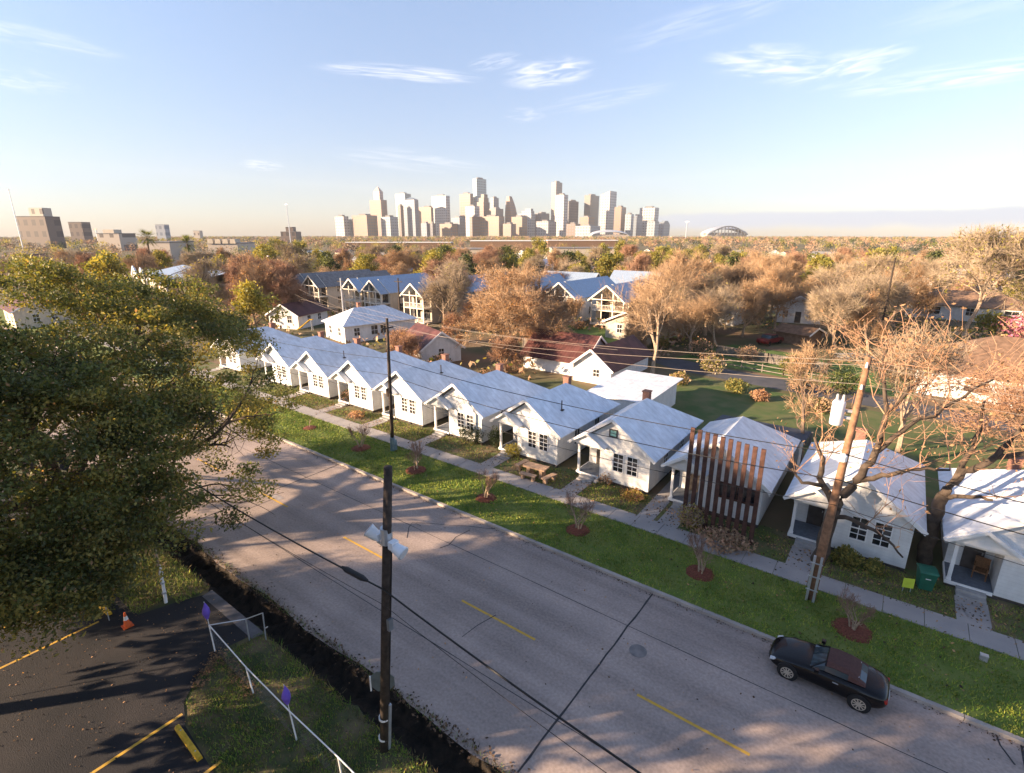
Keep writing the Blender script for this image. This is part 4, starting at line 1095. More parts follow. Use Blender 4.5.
t = thing('utility_pole', 'thin dark wooden pole on the grass verge with a steel base sleeve', 'pole', POLE_B[0])
b = MB(); b.tube([vec(0, 0, -.2), (POLE_B[1] - POLE_B[0]) * .5, POLE_B[1] - POLE_B[0]], [.15, .13, .10], 10); b.build('post', WOODPOLE, t, smooth=True)
b = MB(); b.tube([vec(0, 0, 0), vec(.04, 0, 1.15)], .185, 10); b.box(.12, -.14, .15, .38, .14, 1.0); b.build('base_sleeve', mat('blue_grey_steel', (.16, .26, .34), .45, metal=.5), t)
b = MB(); c = on(POLE_B, 4.9) - POLE_B[0]; b.box(c.x - .32, -.15, c.z - .3, c.x - .13, .15, c.z + .3); b.build('junction_box', WOODPOLE, t)
b = MB(); c = on(POLE_B, 9.9) - POLE_B[0]; b.beam(c + vec(0, -.55, 0), c + vec(0, .55, 0), .09); b.build('crossarm', WOODPOLE, t)

t = thing('utility_pole', 'tall weathered orange-brown utility pole with a grey transformer, leaning right', 'pole', POLE_C[0])
b = MB(); b.tube([vec(0, 0, -.3), on(POLE_C, 4) - POLE_C[0], on(POLE_C, 8) - POLE_C[0], POLE_C[1] - POLE_C[0]], [.21, .185, .15, .11], 14); b.build('post', TANPOLE, t, smooth=True)
for dx in (-.14, .14):
    b = MB(); b.beam(vec(dx, -.24, 0), vec(dx + .04, -.235, 2.35), .13, .10); b.build('cable_guard', GALV, t)
for z in (.6, 1.3, 2.0):
    b = MB(); b.box(-.24, -.33, z, .26, -.292, z + .05); b.build('strap', GALV, t)
c = on(POLE_C, 9.3) - POLE_C[0]
b = MB(); b.tube([c + vec(-.62, -.1, -.55), c + vec(-.62, -.1, -.5), c + vec(-.62, -.1, .42), c + vec(-.62, -.1, .5)], [.22, .25, .25, .21], 16)
tr = b.build('transformer', LAMPW, t, smooth=True)
b = MB()
for a in (-.1, .12): b.tube([c + vec(-.62 + a, -.1, .5), c + vec(-.62 + a, -.1, .78)], [.07, .04], 8)
b.build('bushing', mat('porcelain', (.5, .5, .5), .3), tr)
b = MB(); b.beam(c + vec(-.4, -.05, .1), c + vec(0, 0, .1), .1); b.beam(c + vec(-.4, -.05, -.2), c + vec(0, 0, -.2), .1); b.build('bracket', GALV, t)
for z, w in ((11.35, .55), (10.4, .3)):
    b = MB(); c = on(POLE_C, z) - POLE_C[0]; b.beam(c + vec(0, -w, 0), c + vec(0, w, 0), .10, .12); arm = b.build('crossarm', TANPOLE, t)
    b = MB()
    for y in (-w * .9, -w * .45, w * .45, w * .9): b.tube([c + vec(0, y, .06), c + vec(0, y, .22)], [.05, .035], 8)
    b.build('insulator', LAMPW, arm)
b = MB(); c = on(POLE_C, 7.4) - POLE_C[0]; b.tube([c + vec(-.05, -.32, -.12), c + vec(-.05, -.32, .12), c + vec(-.05, -.32, .2)], [.16, .17, .08], 12); b.beam(c + vec(0, -.3, .05), c + vec(0, -.1, .05), .06); b.build('meter_head', LAMPW, t)


def wire(label, p, q, sag, r=.014, m=CABLE, group='overhead wires', name='overhead_wire', n=18):
    pts = [p.lerp(q, i / n) - vec(0, 0, sag * 4 * (i / n) * (1 - i / n)) for i in range(n + 1)]
    b = MB(); b.tube(pts, r, 5); o = b.build(name, m); return tag(o, label, 'wire', group)


PD = vec(28, 25.0, 0); PL = vec(-62, 25.0, 0)
i = 0
for z0, z1, nm in ((7.6, 7.15, 'upper'), (6.35, 5.95, 'middle'), (4.95, 4.75, 'lowest')):
    wire('%s black wire strung between the thin verge pole and the orange utility pole' % nm, on(POLE_B, z0) + vec(0, -.1, 0), on(POLE_C, z1 + .4) + vec(0, -.2, 0), .55 + .1 * i, .022 if i < 2 else .014)
    wire('%s black wire running right from the orange utility pole, out of view' % nm, on(POLE_C, z1 + .4) + vec(0, -.2, 0), PD + vec(0, 0, z1 + .3), .7, .022 if i < 2 else .014)
    wire('%s black wire running left from the thin verge pole past the oak' % nm, on(POLE_B, z0) + vec(0, -.1, 0), PL + vec(0, 0, z0), .6, .018)
    i += 1
for k, (dy, z) in enumerate(((-.45, 11.5), (0.0, 10.6), (.45, 11.5))):
    nm = ['front', 'centre', 'rear'][k]
    pl, pr = on(POLE_C, z) + vec(0, dy, 0), vec(-75, 46 + dy * 2, 7.6 + .7 * k)
    wire('%s pale wire from the orange pole crossarm slanting away over the backyards' % nm, pl, pr, 2.2, .010, LITWIRE)
    wire('%s pale wire from the orange pole crossarm leaving to the right' % nm, pl, vec(40, 30 + dy, 10.0 + .3 * k), 1.0, .010, LITWIRE)
wire('pale sagging service wire behind the white bungalow and the maroon roofs', vec(-75, 46, 6.8), vec(-20, 43, 6.4), .7, .011, LITWIRE)
b = MB()
pa = vec(-42, 8.6, 7.2); pb = on(POLE_A, 6.7) + vec(0, -.14, 0); pc = vec(14, 7.6, 6.6)
for p, q, s in ((pa, pb, .75), (pb, pc, .7)):
    b.tube([p.lerp(q, i / 20) - vec(0, 0, s * 4 * (i / 20) * (1 - i / 20)) for i in range(21)], .028, 6)
cbl = tag(b.build('telephone_cable', CABLE), 'thick black cable along the ditch, clamped to the floodlight pole', 'cable')
b = MB(); b.tube([p for p in [pb.lerp(pa, .022) - vec(0, 0, .05), pb.lerp(pa, .03) - vec(0, 0, .07), pb.lerp(pa, .055) - vec(0, 0, .13), pb.lerp(pa, .062) - vec(0, 0, .14)]], [.04, .09, .09, .04], 10)
tag(b.build('splice_case', mat('splice_black', (.02, .02, .022), .7)), 'black splice case hanging in the cable just left of the floodlight pole', 'splice case')
wire('thin grey wire just below the thick cable by the ditch', pa - vec(0, 0, .5), pb - vec(0, 0, .55), .75, .009, WOODPOLE)
wire('thin grey wire below the thick cable, running right from the floodlight pole', pb - vec(0, 0, .55), pc - vec(0, 0, .6), .75, .009, WOODPOLE)
t = thing('street_lamp', 'dark street lamp pole beside the wide street at left', 'street lamp', (*G(269, 284), VZ))
b = MB(); b.tube([vec(0, 0, 0), vec(0, 0, 9)], [.16, .10], 8); b.beam(vec(0, 0, 8.9), vec(1.6, 0, 9.2), .12); b.build('post', WOODPOLE, t)
b = MB(); b.box(1.2, -.2, 9.1, 2.1, .2, 9.35); b.build('lamp_head', GALV, t)
for (px, py, hh, lab) in ((539, 318, 11, 'slim utility pole standing between the farther duplex gables'), (401, 330, 9, 'thin pole in front of the cream duplex'), (345, 330, 9, 'thin pole in front of the timber porch duplexes'), (878, 345, 13, 'dark utility pole far behind the leaning orange pole')):
    t = thing('utility_pole', lab, 'pole', (*G(px, py), VZ)); b = MB(); b.tube([vec(0, 0, 0), vec(0, 0, hh)], [.17, .11], 8); b.build('post', WOODPOLE if px != 345 else GALV, t)
    b = MB(); b.beam(vec(-1, 0, hh - .6), vec(1, 0, hh - .6), .12); b.build('crossarm', WOODPOLE, t)

# ---------------------------------------------------------------- the black convertible at the kerb
def convertible():
    t = thing('convertible_car', 'black two-seat convertible with brown soft top parked at the kerb', 'car', (.03, 20.18, .01), R(-1.0))
    # body: loft of cross sections from nose (x<0) to tail
    st = [(-1.97, .40, .34, .46, .50), (-1.90, .62, .24, .52, .58), (-1.70, .76, .18, .62, .68), (-1.30, .83, .17, .70, .78), (-.85, .84, .16, .76, .85), (-.45, .83, .16, .80, .90), (.1, .83, .16, .80, .89),
          (.7, .84, .16, .81, .90), (1.05, .85, .17, .81, .93), (1.35, .85, .19, .80, .93), (1.65, .80, .24, .76, .90), (1.86, .68, .32, .70, .84), (1.95, .50, .40, .62, .72)]
    vs, fs = [], []; nn = 14
    for (x, w, zb, zs, zt) in st:
        half = [(0, zb), (w * .80, zb), (w * .97, zb + .10), (w, zb + (zs - zb) * .5), (w * .985, zs - .03), (w * .88, zs + (zt - zs) * .62), (w * .55, zt - .005), (0, zt + .012)]
        ring = half + [(-y, z) for y, z in reversed(half[1:-1])]
        vs += [(x, y, z) for y, z in ring]
    n = 14
    for i in range(len(st) - 1):
        for k in range(n): fs.append((i * n + k, i * n + (k + 1) % n, (i + 1) * n + (k + 1) % n, (i + 1) * n + k))
    fs += [tuple(range(n - 1, -1, -1)), tuple(range((len(st) - 1) * n, len(st) * n))]
    m = MB(); m.add(vs, fs); bd = m.build('body', CARBLACK, t, smooth=True)
    sub = bd.modifiers.new('smooth', 'SUBSURF'); sub.levels = sub.render_levels = 2
    # wheel arches and wheels
    for x in (-1.20, 1.13):
        for s in (-1, 1):
            m = MB(); m.tube([(x, s * .70, .31), (x, s * .862, .31)], .365, 24); m.build('wheel_arch', TYRE, t)
            m = MB(); pr = [(.66, .24), (.67, .30), (.72, .315), (.85, .315), (.885, .30), (.89, .235)]
            m.tube([(x, s * y, .315) for y, _ in pr], [r for _, r in pr], 28); wl_ = m.build('wheel', TYRE, t, smooth=False)
            m = MB()
            for k in range(10):
                a = k * math.pi / 5; m.beam((x + .04 * math.cos(a), s * .897, .315 + .04 * math.sin(a)), (x + .215 * math.cos(a), s * .893, .315 + .215 * math.sin(a)), .012, .042)
            q = [(.225 * math.cos(2 * math.pi * k / 28), .225 * math.sin(2 * math.pi * k / 28)) for k in range(28)]; q2 = [(.195 / .225 * a, .195 / .225 * c) for a, c in q]
            y0 = s * .905
            m.add([(x + a, y0, .315 + c) for a, c in q] + [(x + a, y0, .315 + c) for a, c in q2], [(k, (k + 1) % 28, 28 + (k + 1) % 28, 28 + k) for k in range(28)])
            m.tube([(x, s * .89, .315), (x, s * .91, .315)], .05, 12)
            m.build('rim', RIM, wl_)
    # cabin glass and canvas
    def hoop(x, w, z, zb): return [(x, -w, zb), (x, -w * .93, zb + (z - zb) * .62), (x, -w * .70, z - .02), (x, 0, z + .02), (x, w * .70, z - .02), (x, w * .93, zb + (z - zb) * .62), (x, w, zb)]
    H = [hoop(-.52, .70, .90, .84), hoop(-.05, .62, 1.20, .86), hoop(.22, .64, 1.235, .88), hoop(.68, .64, 1.21, .89), hoop(1.02, .66, 1.06, .90), hoop(1.22, .66, .96, .90)]
    def skin(a, b_, cols, name, mm, off=0):
        m = MB(); vs = [tuple(Vector(p) + vec(0, 0, off)) for p in H[a] + H[b_]]
        m.add(vs, [(k, k + 1, 7 + k + 1, 7 + k) for k in cols]); return m
    m = skin(0, 1, range(6), '', None); m.build('windscreen', CARGLASS, t)
    m = MB(); m.beam(H[0][0], H[1][0 + 2], .05); m.beam(H[0][6], H[1][4], .05); m.tube([Vector(p) for p in H[1][1:6]], .03, 6); m.build('windscreen_frame', CARBLACK, t)
    m = MB()
    for a in (1, 2, 3): mm = skin(a, a + 1, range(1, 5) if a < 3 else range(0, 6), '', None, .012); m.add(mm.v, mm.f)
    mm = skin(4, 5, [0, 1, 4, 5], '', None, .012); m.add(mm.v, mm.f)
    m.build('soft_top', SOFTTOP, t)
    m = MB()
    for a in (1, 2):
        for k in (0, 5): mm = skin(a, a + 1, [k], '', None); m.add(mm.v, mm.f)
    m.build('side_window', CARGLASS, t)
    m = skin(4, 5, [2, 3], '', None, .014); m.build('rear_window', CARGLASS, t)
    for s in (-1, 1):
        m = MB(); m.prism([(-1.87, .52), (-1.74, .60), (-1.66, .60), (-1.72, .52), (-1.86, .47)], s * .56, s * .745, 'xz'); m.build('headlight', LENS, t)
        m = MB(); m.box(1.80, s * .44, .60, 1.915, s * .66, .72); m.build('tail_light', TAIL, t)
        m = MB(); m.tube([(-.28, s * .80, .90), (-.26, s * .98, .96)], [.03, .03], 6); m.box(-.36, s * .90 - .06, .90, -.22, s * .90 + .10, 1.02); m.build('wing_mirror', CARBLACK, t)
        m = MB(); m.box(.25, s * .832 - .012, .70, .43, s * .832 + .012, .725); m.build('door_handle', GALV, t)
        m = MB(); m.tube([(.98, s * .25, .92), (.98, s * .25, 1.06), (.98, s * .45, 1.06), (.98, s * .45, .92)], .02, 6); m.build('roll_hoop', GALV, t)
    m = MB(); m.box(-1.975, -.30, .30, -1.93, .30, .42); m.build('grille', TYRE, t)
    m = MB(); m.box(1.93, -.22, .46, 1.965, .22, .58); m.build('number_plate', TRIM, t)
    return t


convertible()

# ---------------------------------------------------------------- things on the verge and in the front yards
def mulch(x, y, r, z, label):
    b = MB(); n = 18; rg = random.Random(int(x * 10)); vs = [(0, 0, .12)]
    for ring, (f, h) in enumerate(((.45, .11), (.8, .06), (1.0, -.01))):
        for k in range(n): a = 2 * math.pi * k / n; rr = r * f * (1 + .12 * (rg.random() - .5)); vs.append((rr * math.cos(a), rr * math.sin(a), h + .02 * rg.random()))
    fs = [(0, 1 + k, 1 + (k + 1) % n) for k in range(n)]
    for q in (0, 1): fs += [(1 + q * n + k, 1 + (q + 1) * n + k, 1 + (q + 1) * n + (k + 1) % n, 1 + q * n + (k + 1) % n) for k in range(n)]
    o = b.add(vs, fs).build('mulch_ring', MULCH, loc=(x, y, z)); tag(o, label, 'mulch', 'mulch rings round the verge saplings')


def sapling(seed, h, w):
    t = thing('sapling', '', 'tree', group='bare saplings along the verge')
    rg = random.Random(seed); S = []
    for k in range(5):
        a = 2 * math.pi * k / 5 + rg.random(); q, tp = grow(seed * 10 + k, 1.0, levels=4, nb=(2, 3, 3, 2), spread=38, up=.35, clear=.45, lean=(math.cos(a) * .20, math.sin(a) * .20), r=.026)
        q, tp = norm_height(q, tp, h * (.8 + .3 * rg.random()), 2.3); S += [(p + vec(math.cos(a) * .07, math.sin(a) * .07, 0), r_ + vec(math.cos(a) * .07, math.sin(a) * .07, 0), max(x, .008), max(y, .006), l) for p, r_, x, y, l in q]
    wood_part('trunk', S, (0, 1), [PALEBARK], t, 5); wood_part('crown', S, (2, 9), [mat('sapling_twigs', (.24, .15, .11), .9, var=.3)], t, 3)
    return t


SP = [((310, 428), 'brown low mulch patch with a cut sapling stub, nearest the oak', .75, None), ((361, 448), 'verge just left of the thin dark pole', .95, 2.0), ((416, 470), 'verge just right of the thin dark pole', .95, 2.1), ((486, 498), 'verge in front of the dark round shrubs', .85, 2.2),
      ((578, 530), 'verge in front of the teal-windowed house', .85, 2.2), ((700, 573), 'verge in front of the rusty slats', .85, 2.1), ((852, 630), 'verge behind the parked convertible', .95, 1.8)]
protos = [sapling(3, 2.7, 1), sapling(8, 2.7, 1)]
used = 0
for i, ((px, py), lab, r, hgt) in enumerate(SP):
    x, y = G(px, py, VZ)
    mulch(x, y, r * .82, VZ, ('red mulch ring on the ' + lab) if hgt else lab)
    if hgt is None: continue
    L = 'small bare multi-stemmed sapling on the ' + lab
    if used < 2: o = protos[used]; o.location = (x, y, VZ); o['label'] = L; o.scale = (hgt / 2.7,) * 3
    else: o = dup(protos[i % 2], (x, y, VZ), rz=i * 1.3, label=L, scale=hgt / 2.7)
    used += 1
b = MB(); b.tube([vec(0, 0, 0), vec(.03, 0, .35), vec(.0, .05, .7)], [.04, .03, .015], 6); b.tube([vec(.03, 0, .35), vec(.2, .1, .7)], [.02, .01], 5)
tag(b.build('sapling_stub', PALEBARK, loc=(*G(310, 428, VZ), VZ + .1)), 'cut sapling stub in the brown mulch patch nearest the oak', 'plant')

# picnic table with benches
t = thing('picnic_table', 'tan stone picnic table on the grass before a white row house', 'table', (*G(536, 476, VZ), VZ), R(5))
b = MB(); b.box(-.85, -.4, .68, .85, .4, .78); b.build('tabletop', TANSTONE, t)
for x in (-.5, .5): b = MB(); b.box(x - .12, -.28, 0, x + .12, .28, .678); b.build('leg', TANSTONE, t)
for (px, py, rz, lab) in ((522, 468, 88, 'stone bench at the left end of the picnic table'), (549, 482, 80, 'stone bench at the right end of the picnic table'), (528, 480, 5, 'stone bench along the front of the picnic table')):
    t = thing('stone_bench', lab, 'bench', (*G(px, py, VZ), VZ), R(rz), 'benches round the picnic table')
    b = MB(); b.box(-.62, -.19, .38, .62, .19, .46); b.build('seat', TANSTONE, t)
    for x in (-.4, .4): b = MB(); b.box(x - .09, -.14, 0, x + .09, .14, .378); b.build('leg', TANSTONE, t)


def shrub(label, x, y, w, h, mats, n=900, ls=.06, seed=1, z=VZ, stems=True, group=None, name='shrub', cat='shrub'):
    t = thing(name, label, cat, (x, y, z), 0, group); rng = np.random.default_rng(seed)
    g = rng.normal(size=(n, 3)); g /= np.linalg.norm(g, axis=1, keepdims=True)
    lump = 1 + .22 * np.sin(g[:, 0] * 4 + seed) * np.cos(g[:, 1] * 5 + seed * 2) + .12 * np.sin(g[:, 2] * 7)
    C = g * lump[:, None] * (rng.random((n, 1)) ** .33) * np.array([w / 2, w / 2, h / 2]); C[:, 2] = np.maximum(C[:, 2] + h * .5, .04)
    k = (rng.random(n) * len(mats)).astype(int)
    link('foliage', quad_mesh('foliage', leaf_quads(C, ls, rng), mats, k), t)
    if stems:
        P0 = np.zeros((9, 3)) + rng.normal(size=(9, 3)) * .05; P0[:, 2] = 0; P1 = C[rng.integers(0, n, 9)] * np.array([.8, .8, .9])
        link('stem', quad_mesh('stem', seg_quads(P0, P1, np.full(9, .02), np.full(9, .008), 4), [BARK]), t)
    return t


shrub('round dark bush at the corner of the shaded row house', *G(351, 402, VZ), 1.7, 1.5, [LEAF_DK, TWIG_RED], 1500, .07, 2)
shrub('dark green clipped bush, left of the pair before the row house wall', *G(466, 440, VZ), 1.2, 1.4, [LEAF_DK], 1300, .06, 3)
shrub('dark olive-green bush, right of the pair before the row house wall', *G(477, 444, VZ), 1.5, 1.7, [LEAF_DK, LEAF_A], 1500, .06, 4)
shrub('tall dark bush at the house corner beside the picnic-table yard', *G(496, 447, VZ), 1.3, 1.7, [LEAF_DK], 1300, .06, 5)
shrub('low yellow-green bush between the house steps and the picnic table', *G(513, 456, VZ), 1.5, 1.0, [LEAF_B, LEAF_OL], 900, .07, 6)
shrub('brown dry bush at the left foot of the rusty slats', *G(691, 528, VZ), 1.6, 1.5, [TWIG_RED, TWIG_GREY, LEAF_B], 1300, .07, 7)
shrub('reddish dry undergrowth along the foot of the rusty slats', *G(725, 545, VZ), 2.8, .8, [TWIG_RED, TWIG_TAN], 1000, .09, 8)
shrub('green bush beneath the windows of the house behind the utility pole', *G(845, 565, VZ), 1.3, 1.0, [LEAF_GR, LEAF_B], 800, .09, 9)
shrub('small green bush right of the window bush, behind the utility pole', *G(873, 573, VZ), 1.0, .8, [LEAF_GR, LEAF_B], 600, .08, 10)
shrub('bare straggly bush on the grass before the teal-windowed house', *G(606, 484, VZ), 1.2, .8, [TWIG_GREY, LEAF_TAN], 260, .07, 11)
shrub('yellowing low bush at the right corner of the teal-windowed house', *G(632, 498, VZ), 1.7, .45, [LEAF_TAN, LEAF_B], 500, .08, 12)
shrub('reddish low plant under the windows by the thin pole', *G(402, 418, VZ), 1.4, .5, [TWIG_RED, LEAF_B], 400, .08, 13)
shrub('russet low plant before the porch of the cream-lit house', *G(357, 417, VZ), 1.6, .6, [TWIG_RED, LEAF_TAN], 400, .08, 14)
# stones, bin, lime sign
for i, (px, py, s) in enumerate(((596, 482, .22), (590, 478, .18), (584, 482, .16))):
    b = MB(); b.tube([vec(0, 0, -.05), vec(0, .02, s * .5), vec(0.02, 0, s)], [s * 1.1, s * .95, s * .4], 7); tag(b.build('stone', CONC, loc=(*G(px, py, VZ), VZ)), 'small grey stone by the porch steps of the teal-windowed house', 'stone', 'stones by the porch steps')
t = thing('wheelie_bin', 'dark green wheelie bin in the gap between the two right-hand houses', 'bin', (*G(923, 588, VZ), VZ), R(12))
b = MB(); w0, w1 = .26, .33
b.add([(-w0, -.28, .08), (w0, -.28, .08), (w0, .24, .08), (-w0, .24, .08), (-w1, -.38, 1.0), (w1, -.38, 1.0), (w1, .34, 1.0), (-w1, .34, 1.0)], [(3, 2, 1, 0), (4, 5, 6, 7), (0, 1, 5, 4), (1, 2, 6, 5), (2, 3, 7, 6), (3, 0, 4, 7)]); b.build('bin_body', BINGREEN, t)
b = MB(); b.prism([(-.42, 1.005), (.40, 1.005), (.36, 1.08), (.05, 1.12), (-.36, 1.08)], -.36, .36, 'yz'); b.build('lid', BINGREEN, t)
b = MB(); b.tube([(-.28, .40, 1.0), (.28, .40, 1.0)], .025, 8); b.build('handle', BINGREEN, t)
for x in (-.27, .21): b = MB(); b.tube([(x, .26, .11), (x + .06, .26, .11)], .11, 14); b.build('wheel', TYRE, t)
b = MB(); b.box(-.10, -.375, .70, .10, -.352, .73); b.build('label_strip', TRIM, t)
t = thing('yard_sign', 'lime green board leaning beside the green bin', 'sign', (*G(906, 592, VZ), VZ), R(20))
b = MB(); b.box(-.22, -.02, .25, .24, .005, .75); b.build('board', LIME, t)
for x in (-.15, .16): b = MB(); b.box(x - .015, .008, 0, x + .015, .03, .7); b.build('stake', GALV, t)
t = thing('water_meter', 'small grey utility box on the verge right of the car', 'utility box', (*G(983, 660, VZ), VZ))
b = MB(); b.box(-.12, -.09, 0, .12, .09, .22); b.build('box', CONC, t); b = MB(); b.box(-.13, -.10, .221, .13, .10, .26); b.build('lid', GALV, t)

# backyard bits: white car, crates of debris, yellow slide, back fences
def far_car(label, x, y, rz, paint):
    t = thing('parked_car', label, 'car', (x, y, VZ), rz)
    b = MB(); b.prism([(-2.2, .35), (2.2, .35), (2.25, .75), (2.0, .95), (1.3, 1.0), (-1.3, 1.0), (-2.1, .9), (-2.25, .7)], -.88, .88, 'xz'); b.build('body', paint, t)
    b = MB(); b.prism([(-1.35, 1.0), (1.0, 1.0), (.55, 1.45), (-.95, 1.47)], -.76, .76, 'xz'); b.build('cabin', CARGLASS, t)
    b = MB(); b.box(-.9, -.7, 1.46, .5, .7, 1.51); b.build('roof', paint, t)
    for sx in (-1.4, 1.4):
        for s in (-1, 1): b = MB(); b.tube([(sx, s * .72, .33), (sx, s * .92, .33)], .33, 14); b.build('wheel', TYRE, t)


far_car('dark red car parked at the end of the back lawn', -15.5, 88, R(70), mat('red_paint', (.15, .02, .02), .35))
for i, (x, y, rz, lab) in enumerate(((-5.5, 83, 10, 'heap of whitish rubble boards behind the lawn'), (-3.2, 84.5, -8, 'second heap of pale boards right of the rubble heap'))):
    t = thing('board_pile', lab, 'pile', (x, y, VZ), R(rz)); rg = random.Random(i)
    for k in range(7): b = MB(); a = rg.random() * .8; b.beam(vec(-1.4 + rg.random(), rg.uniform(-.8, .8), .1 + k * .09), vec(1.2 + rg.random() * .6, rg.uniform(-.8, .8), .15 + k * .1), .25, .08); b.build('board', CONC, t)
t = thing('playground_slide', 'yellow slide behind the white cottage', 'slide', (*G(306, 331, 0), VZ), R(30))
b = MB(); b.prism([(-1.5, 0.1), (-1.3, .1), (1.0, 1.9), (1.5, 1.9), (1.5, 2.0), (.95, 2.0), (-1.5, .2)], -.3, .3, 'xz'); b.build('chute', YELLOW, t)
b = MB(); b.box(1.2, -.3, 0, 1.28, -.22, 1.9); b.box(1.2, .22, 0, 1.28, .3, 1.9)
for k in range(5): b.box(1.21, -.215, .3 + k * .32, 1.27, .215, .35 + k * .32)
b.build('ladder', GALV, t)


def fence(label, pts, h, m, gap=.0, step=2.2, name='fence', zb=VZ):
    t = thing(name, label, 'fence', (pts[0][0], pts[0][1], zb)); o = vec(pts[0][0], pts[0][1], 0)
    p = MB(); r = MB()
    for a, c in zip(pts[:-1], pts[1:]):
        a, c = vec(*a, 0) - o, vec(*c, 0) - o; L = (c - a).length; n = max(1, int(L / step))
        for i in range(n + 1):
            q = a.lerp(c, i / n); p = MB(); p.box(q.x - .05, q.y - .05, 0, q.x + .05, q.y + .05, h + .06); p.build('post', m, t)
        for z in ((h * .25, h * .85)): r.beam(a + vec(0, 0, z), c + vec(0, 0, z), .04, .09)
        if gap:
            nn = int(L / gap); u = (c - a).normalized(); nrm = vec(-u.y, u.x, 0) * .05
            for i in range(nn): q = a.lerp(c, (i + .5) / nn); r.beam(q + nrm, q + nrm + vec(0, 0, h), .022, gap * .82)
    r.build('fence_panel', m, t)


GREYWOOD = mat('grey_fence_wood', (.20, .17, .15), .9, var=.25, scale=4)
0 and fence('grey board fence along the alley behind the teal-windowed house', [(-24, 59.5), (-16, 58.8), (-12, 58.5)], 1.1, GREYWOOD, .30)
fence('weathered rail fence between the back lawn and the alley', [(-20, 70), (-10, 68), (-4, 67)], 1.0, GREYWOOD)
fence('white rail fence along the wide street at left', [(-205, 113), (-165, 111), (-128, 109)], 1.3, TRIM, .0, 4)
fence('grey board fence behind the maroon-roofed outbuilding', [(-44, 62), (-32, 61), (-26, 60)], 1.6, GREYWOOD, .25)

# ---------------------------------------------------------------- near corner: fence with flags, cone, wheel stops
t = thing('chain_link_fence', 'low white-railed chain-link fence along the grass corner by the ditch', 'fence', (-20.3, 6.85, 0))
o0 = vec(-20.3, 6.85, 0)
posts = [(-20.3, 6.85, 1.30, -.02), (-17.0, 6.72, 1.22, -.06), (-14.02, 6.63, 1.22, -.05), (-11.4, 6.6, 1.22, -.03), (-8.6, 6.5, 1.2, 0), (-19.75, 8.0, 1.1, 0), (-19.26, 8.45, 1.35, .02)]
for x, y, h, l in posts:
    b = MB(); b.tube([vec(x, y, -.1) - o0, vec(x + l * 2, y + l, h) - o0], .028, 8); b.build('post', TRIM if y < 7 else GALV, t)
b = MB(); pr = [vec(x + l * 2, y + l, h) - o0 for x, y, h, l in posts]
b.tube([pr[0], pr[1], pr[2], pr[3], pr[4]], .023, 8); b.build('top_rail', TRIM, t)
b = MB(); b.tube([pr[0], pr[5], pr[6]], .022, 8); b.tube([vec(-19.26, 8.45, .55) - o0, vec(-19.26, 8.45, .55) - o0 + vec(.12, .1, .1)], .02, 6); b.build('side_rail', GALV, t)
P0, P1 = [], []
for a, c, ha, hc in ((posts[i], posts[i + 1], posts[i][2], posts[i + 1][2]) for i in range(4)):
    A, Cc = vec(a[0], a[1], 0) - o0, vec(c[0], c[1], 0) - o0; L = (Cc - A).length; n = int(L / .16)
    for i in range(n):
        for s in (-1, 1):
            q = A.lerp(Cc, i / n); e = A.lerp(Cc, min(1, max(0, i / n + s * 1.15 / L)))
            P0.append(tuple(q + vec(0, 0, .05))); P1.append(tuple(e + vec(a[3] * 2, a[3], 1.18)))
link('chain_mesh', quad_mesh('chain_mesh', seg_quads(P0, P1, np.full(len(P0), .0016), np.full(len(P0), .0016), 3), [mat('dull_wire', (.20, .21, .22), .6, metal=.4)]), t)


def flag(label, base, tip):
    t = thing('flag', label, 'flag', base, 0, 'purple flags on the fence'); d = vec(*tip)
    b = MB(); b.tube([vec(0, 0, 0), d * 1.05], .012, 6); b.build('pole', TRIM, t)
    b = MB(); prof = [(.22, .02), (.35, .09), (.55, .15), (.72, .13), (.88, .07), (1.02, .012)]
    b.tube([d * f + vec(-.04 * math.sin(f * 5), 0, 0) for f, _ in prof], [r for _, r in prof], 7); b.build('cloth', PURPLE, t)


flag('furled purple flag at the fence corner by the drive', tuple(o0 + pr[0]), (-.12, .02, 1.0))
flag('furled purple flag on the fence post in the middle of the grass corner', tuple(o0 + pr[2]), (-.16, .02, .95))
t = thing('gate_post', 'pair of pale strapped posts at the drive entrance beside the oak', 'post', (-25.2, 6.9, 0))
for dx, dy, h, l in ((0, 0, 1.9, -.12), (-.22, .1, 2.5, -.45)): b = MB(); b.tube([vec(dx, dy, -.1), vec(dx + l, dy + .1, h)], [.075, .06], 8); b.build('post', PALEBARK if l < -.3 else TRIM, t)
for z in (.5, 1.0, 1.5): b = MB(); b.tube([vec(-.06 * z, 0.05 * z, z), vec(-.06 * z, .05 * z, z + .06)], .10, 10); b.build('strap', GALV, t)
t = thing('traffic_cone', 'orange and white traffic cone at the parking lot edge under the oak', 'cone', (-24.85, 5.25, .03))
b = MB(); b.box(-.19, -.19, 0, .19, .19, .035); b.build('base', ORANGE, t)
b = MB(); b.tube([vec(0, 0, .036), vec(0, 0, .70)], [.14, .03], 14); b.build('cone_body', ORANGE, t)
b = MB(); b.tube([vec(0, 0, .34), vec(0, 0, .52)], [.0905, .0625], 14); b.build('reflective_band', TRIM, t)


def wheel_stop(label, x, y, rz):
    t = thing('wheel_stop', label, 'wheel stop', (x, y, .03), rz, 'yellow wheel stops')
    b = MB(); b.prism([(-.09, 0), (.09, 0), (.07, .13), (.04, .15), (-.04, .15), (-.07, .13)], -.92, .92, 'yz'); b.build('body', YELLOW, t)
    for x_ in (-.6, .6): b = MB(); b.tube([vec(x_, 0, .145), vec(x_, 0, .158)], .025, 8); b.build('anchor_bolt', GALV, t)


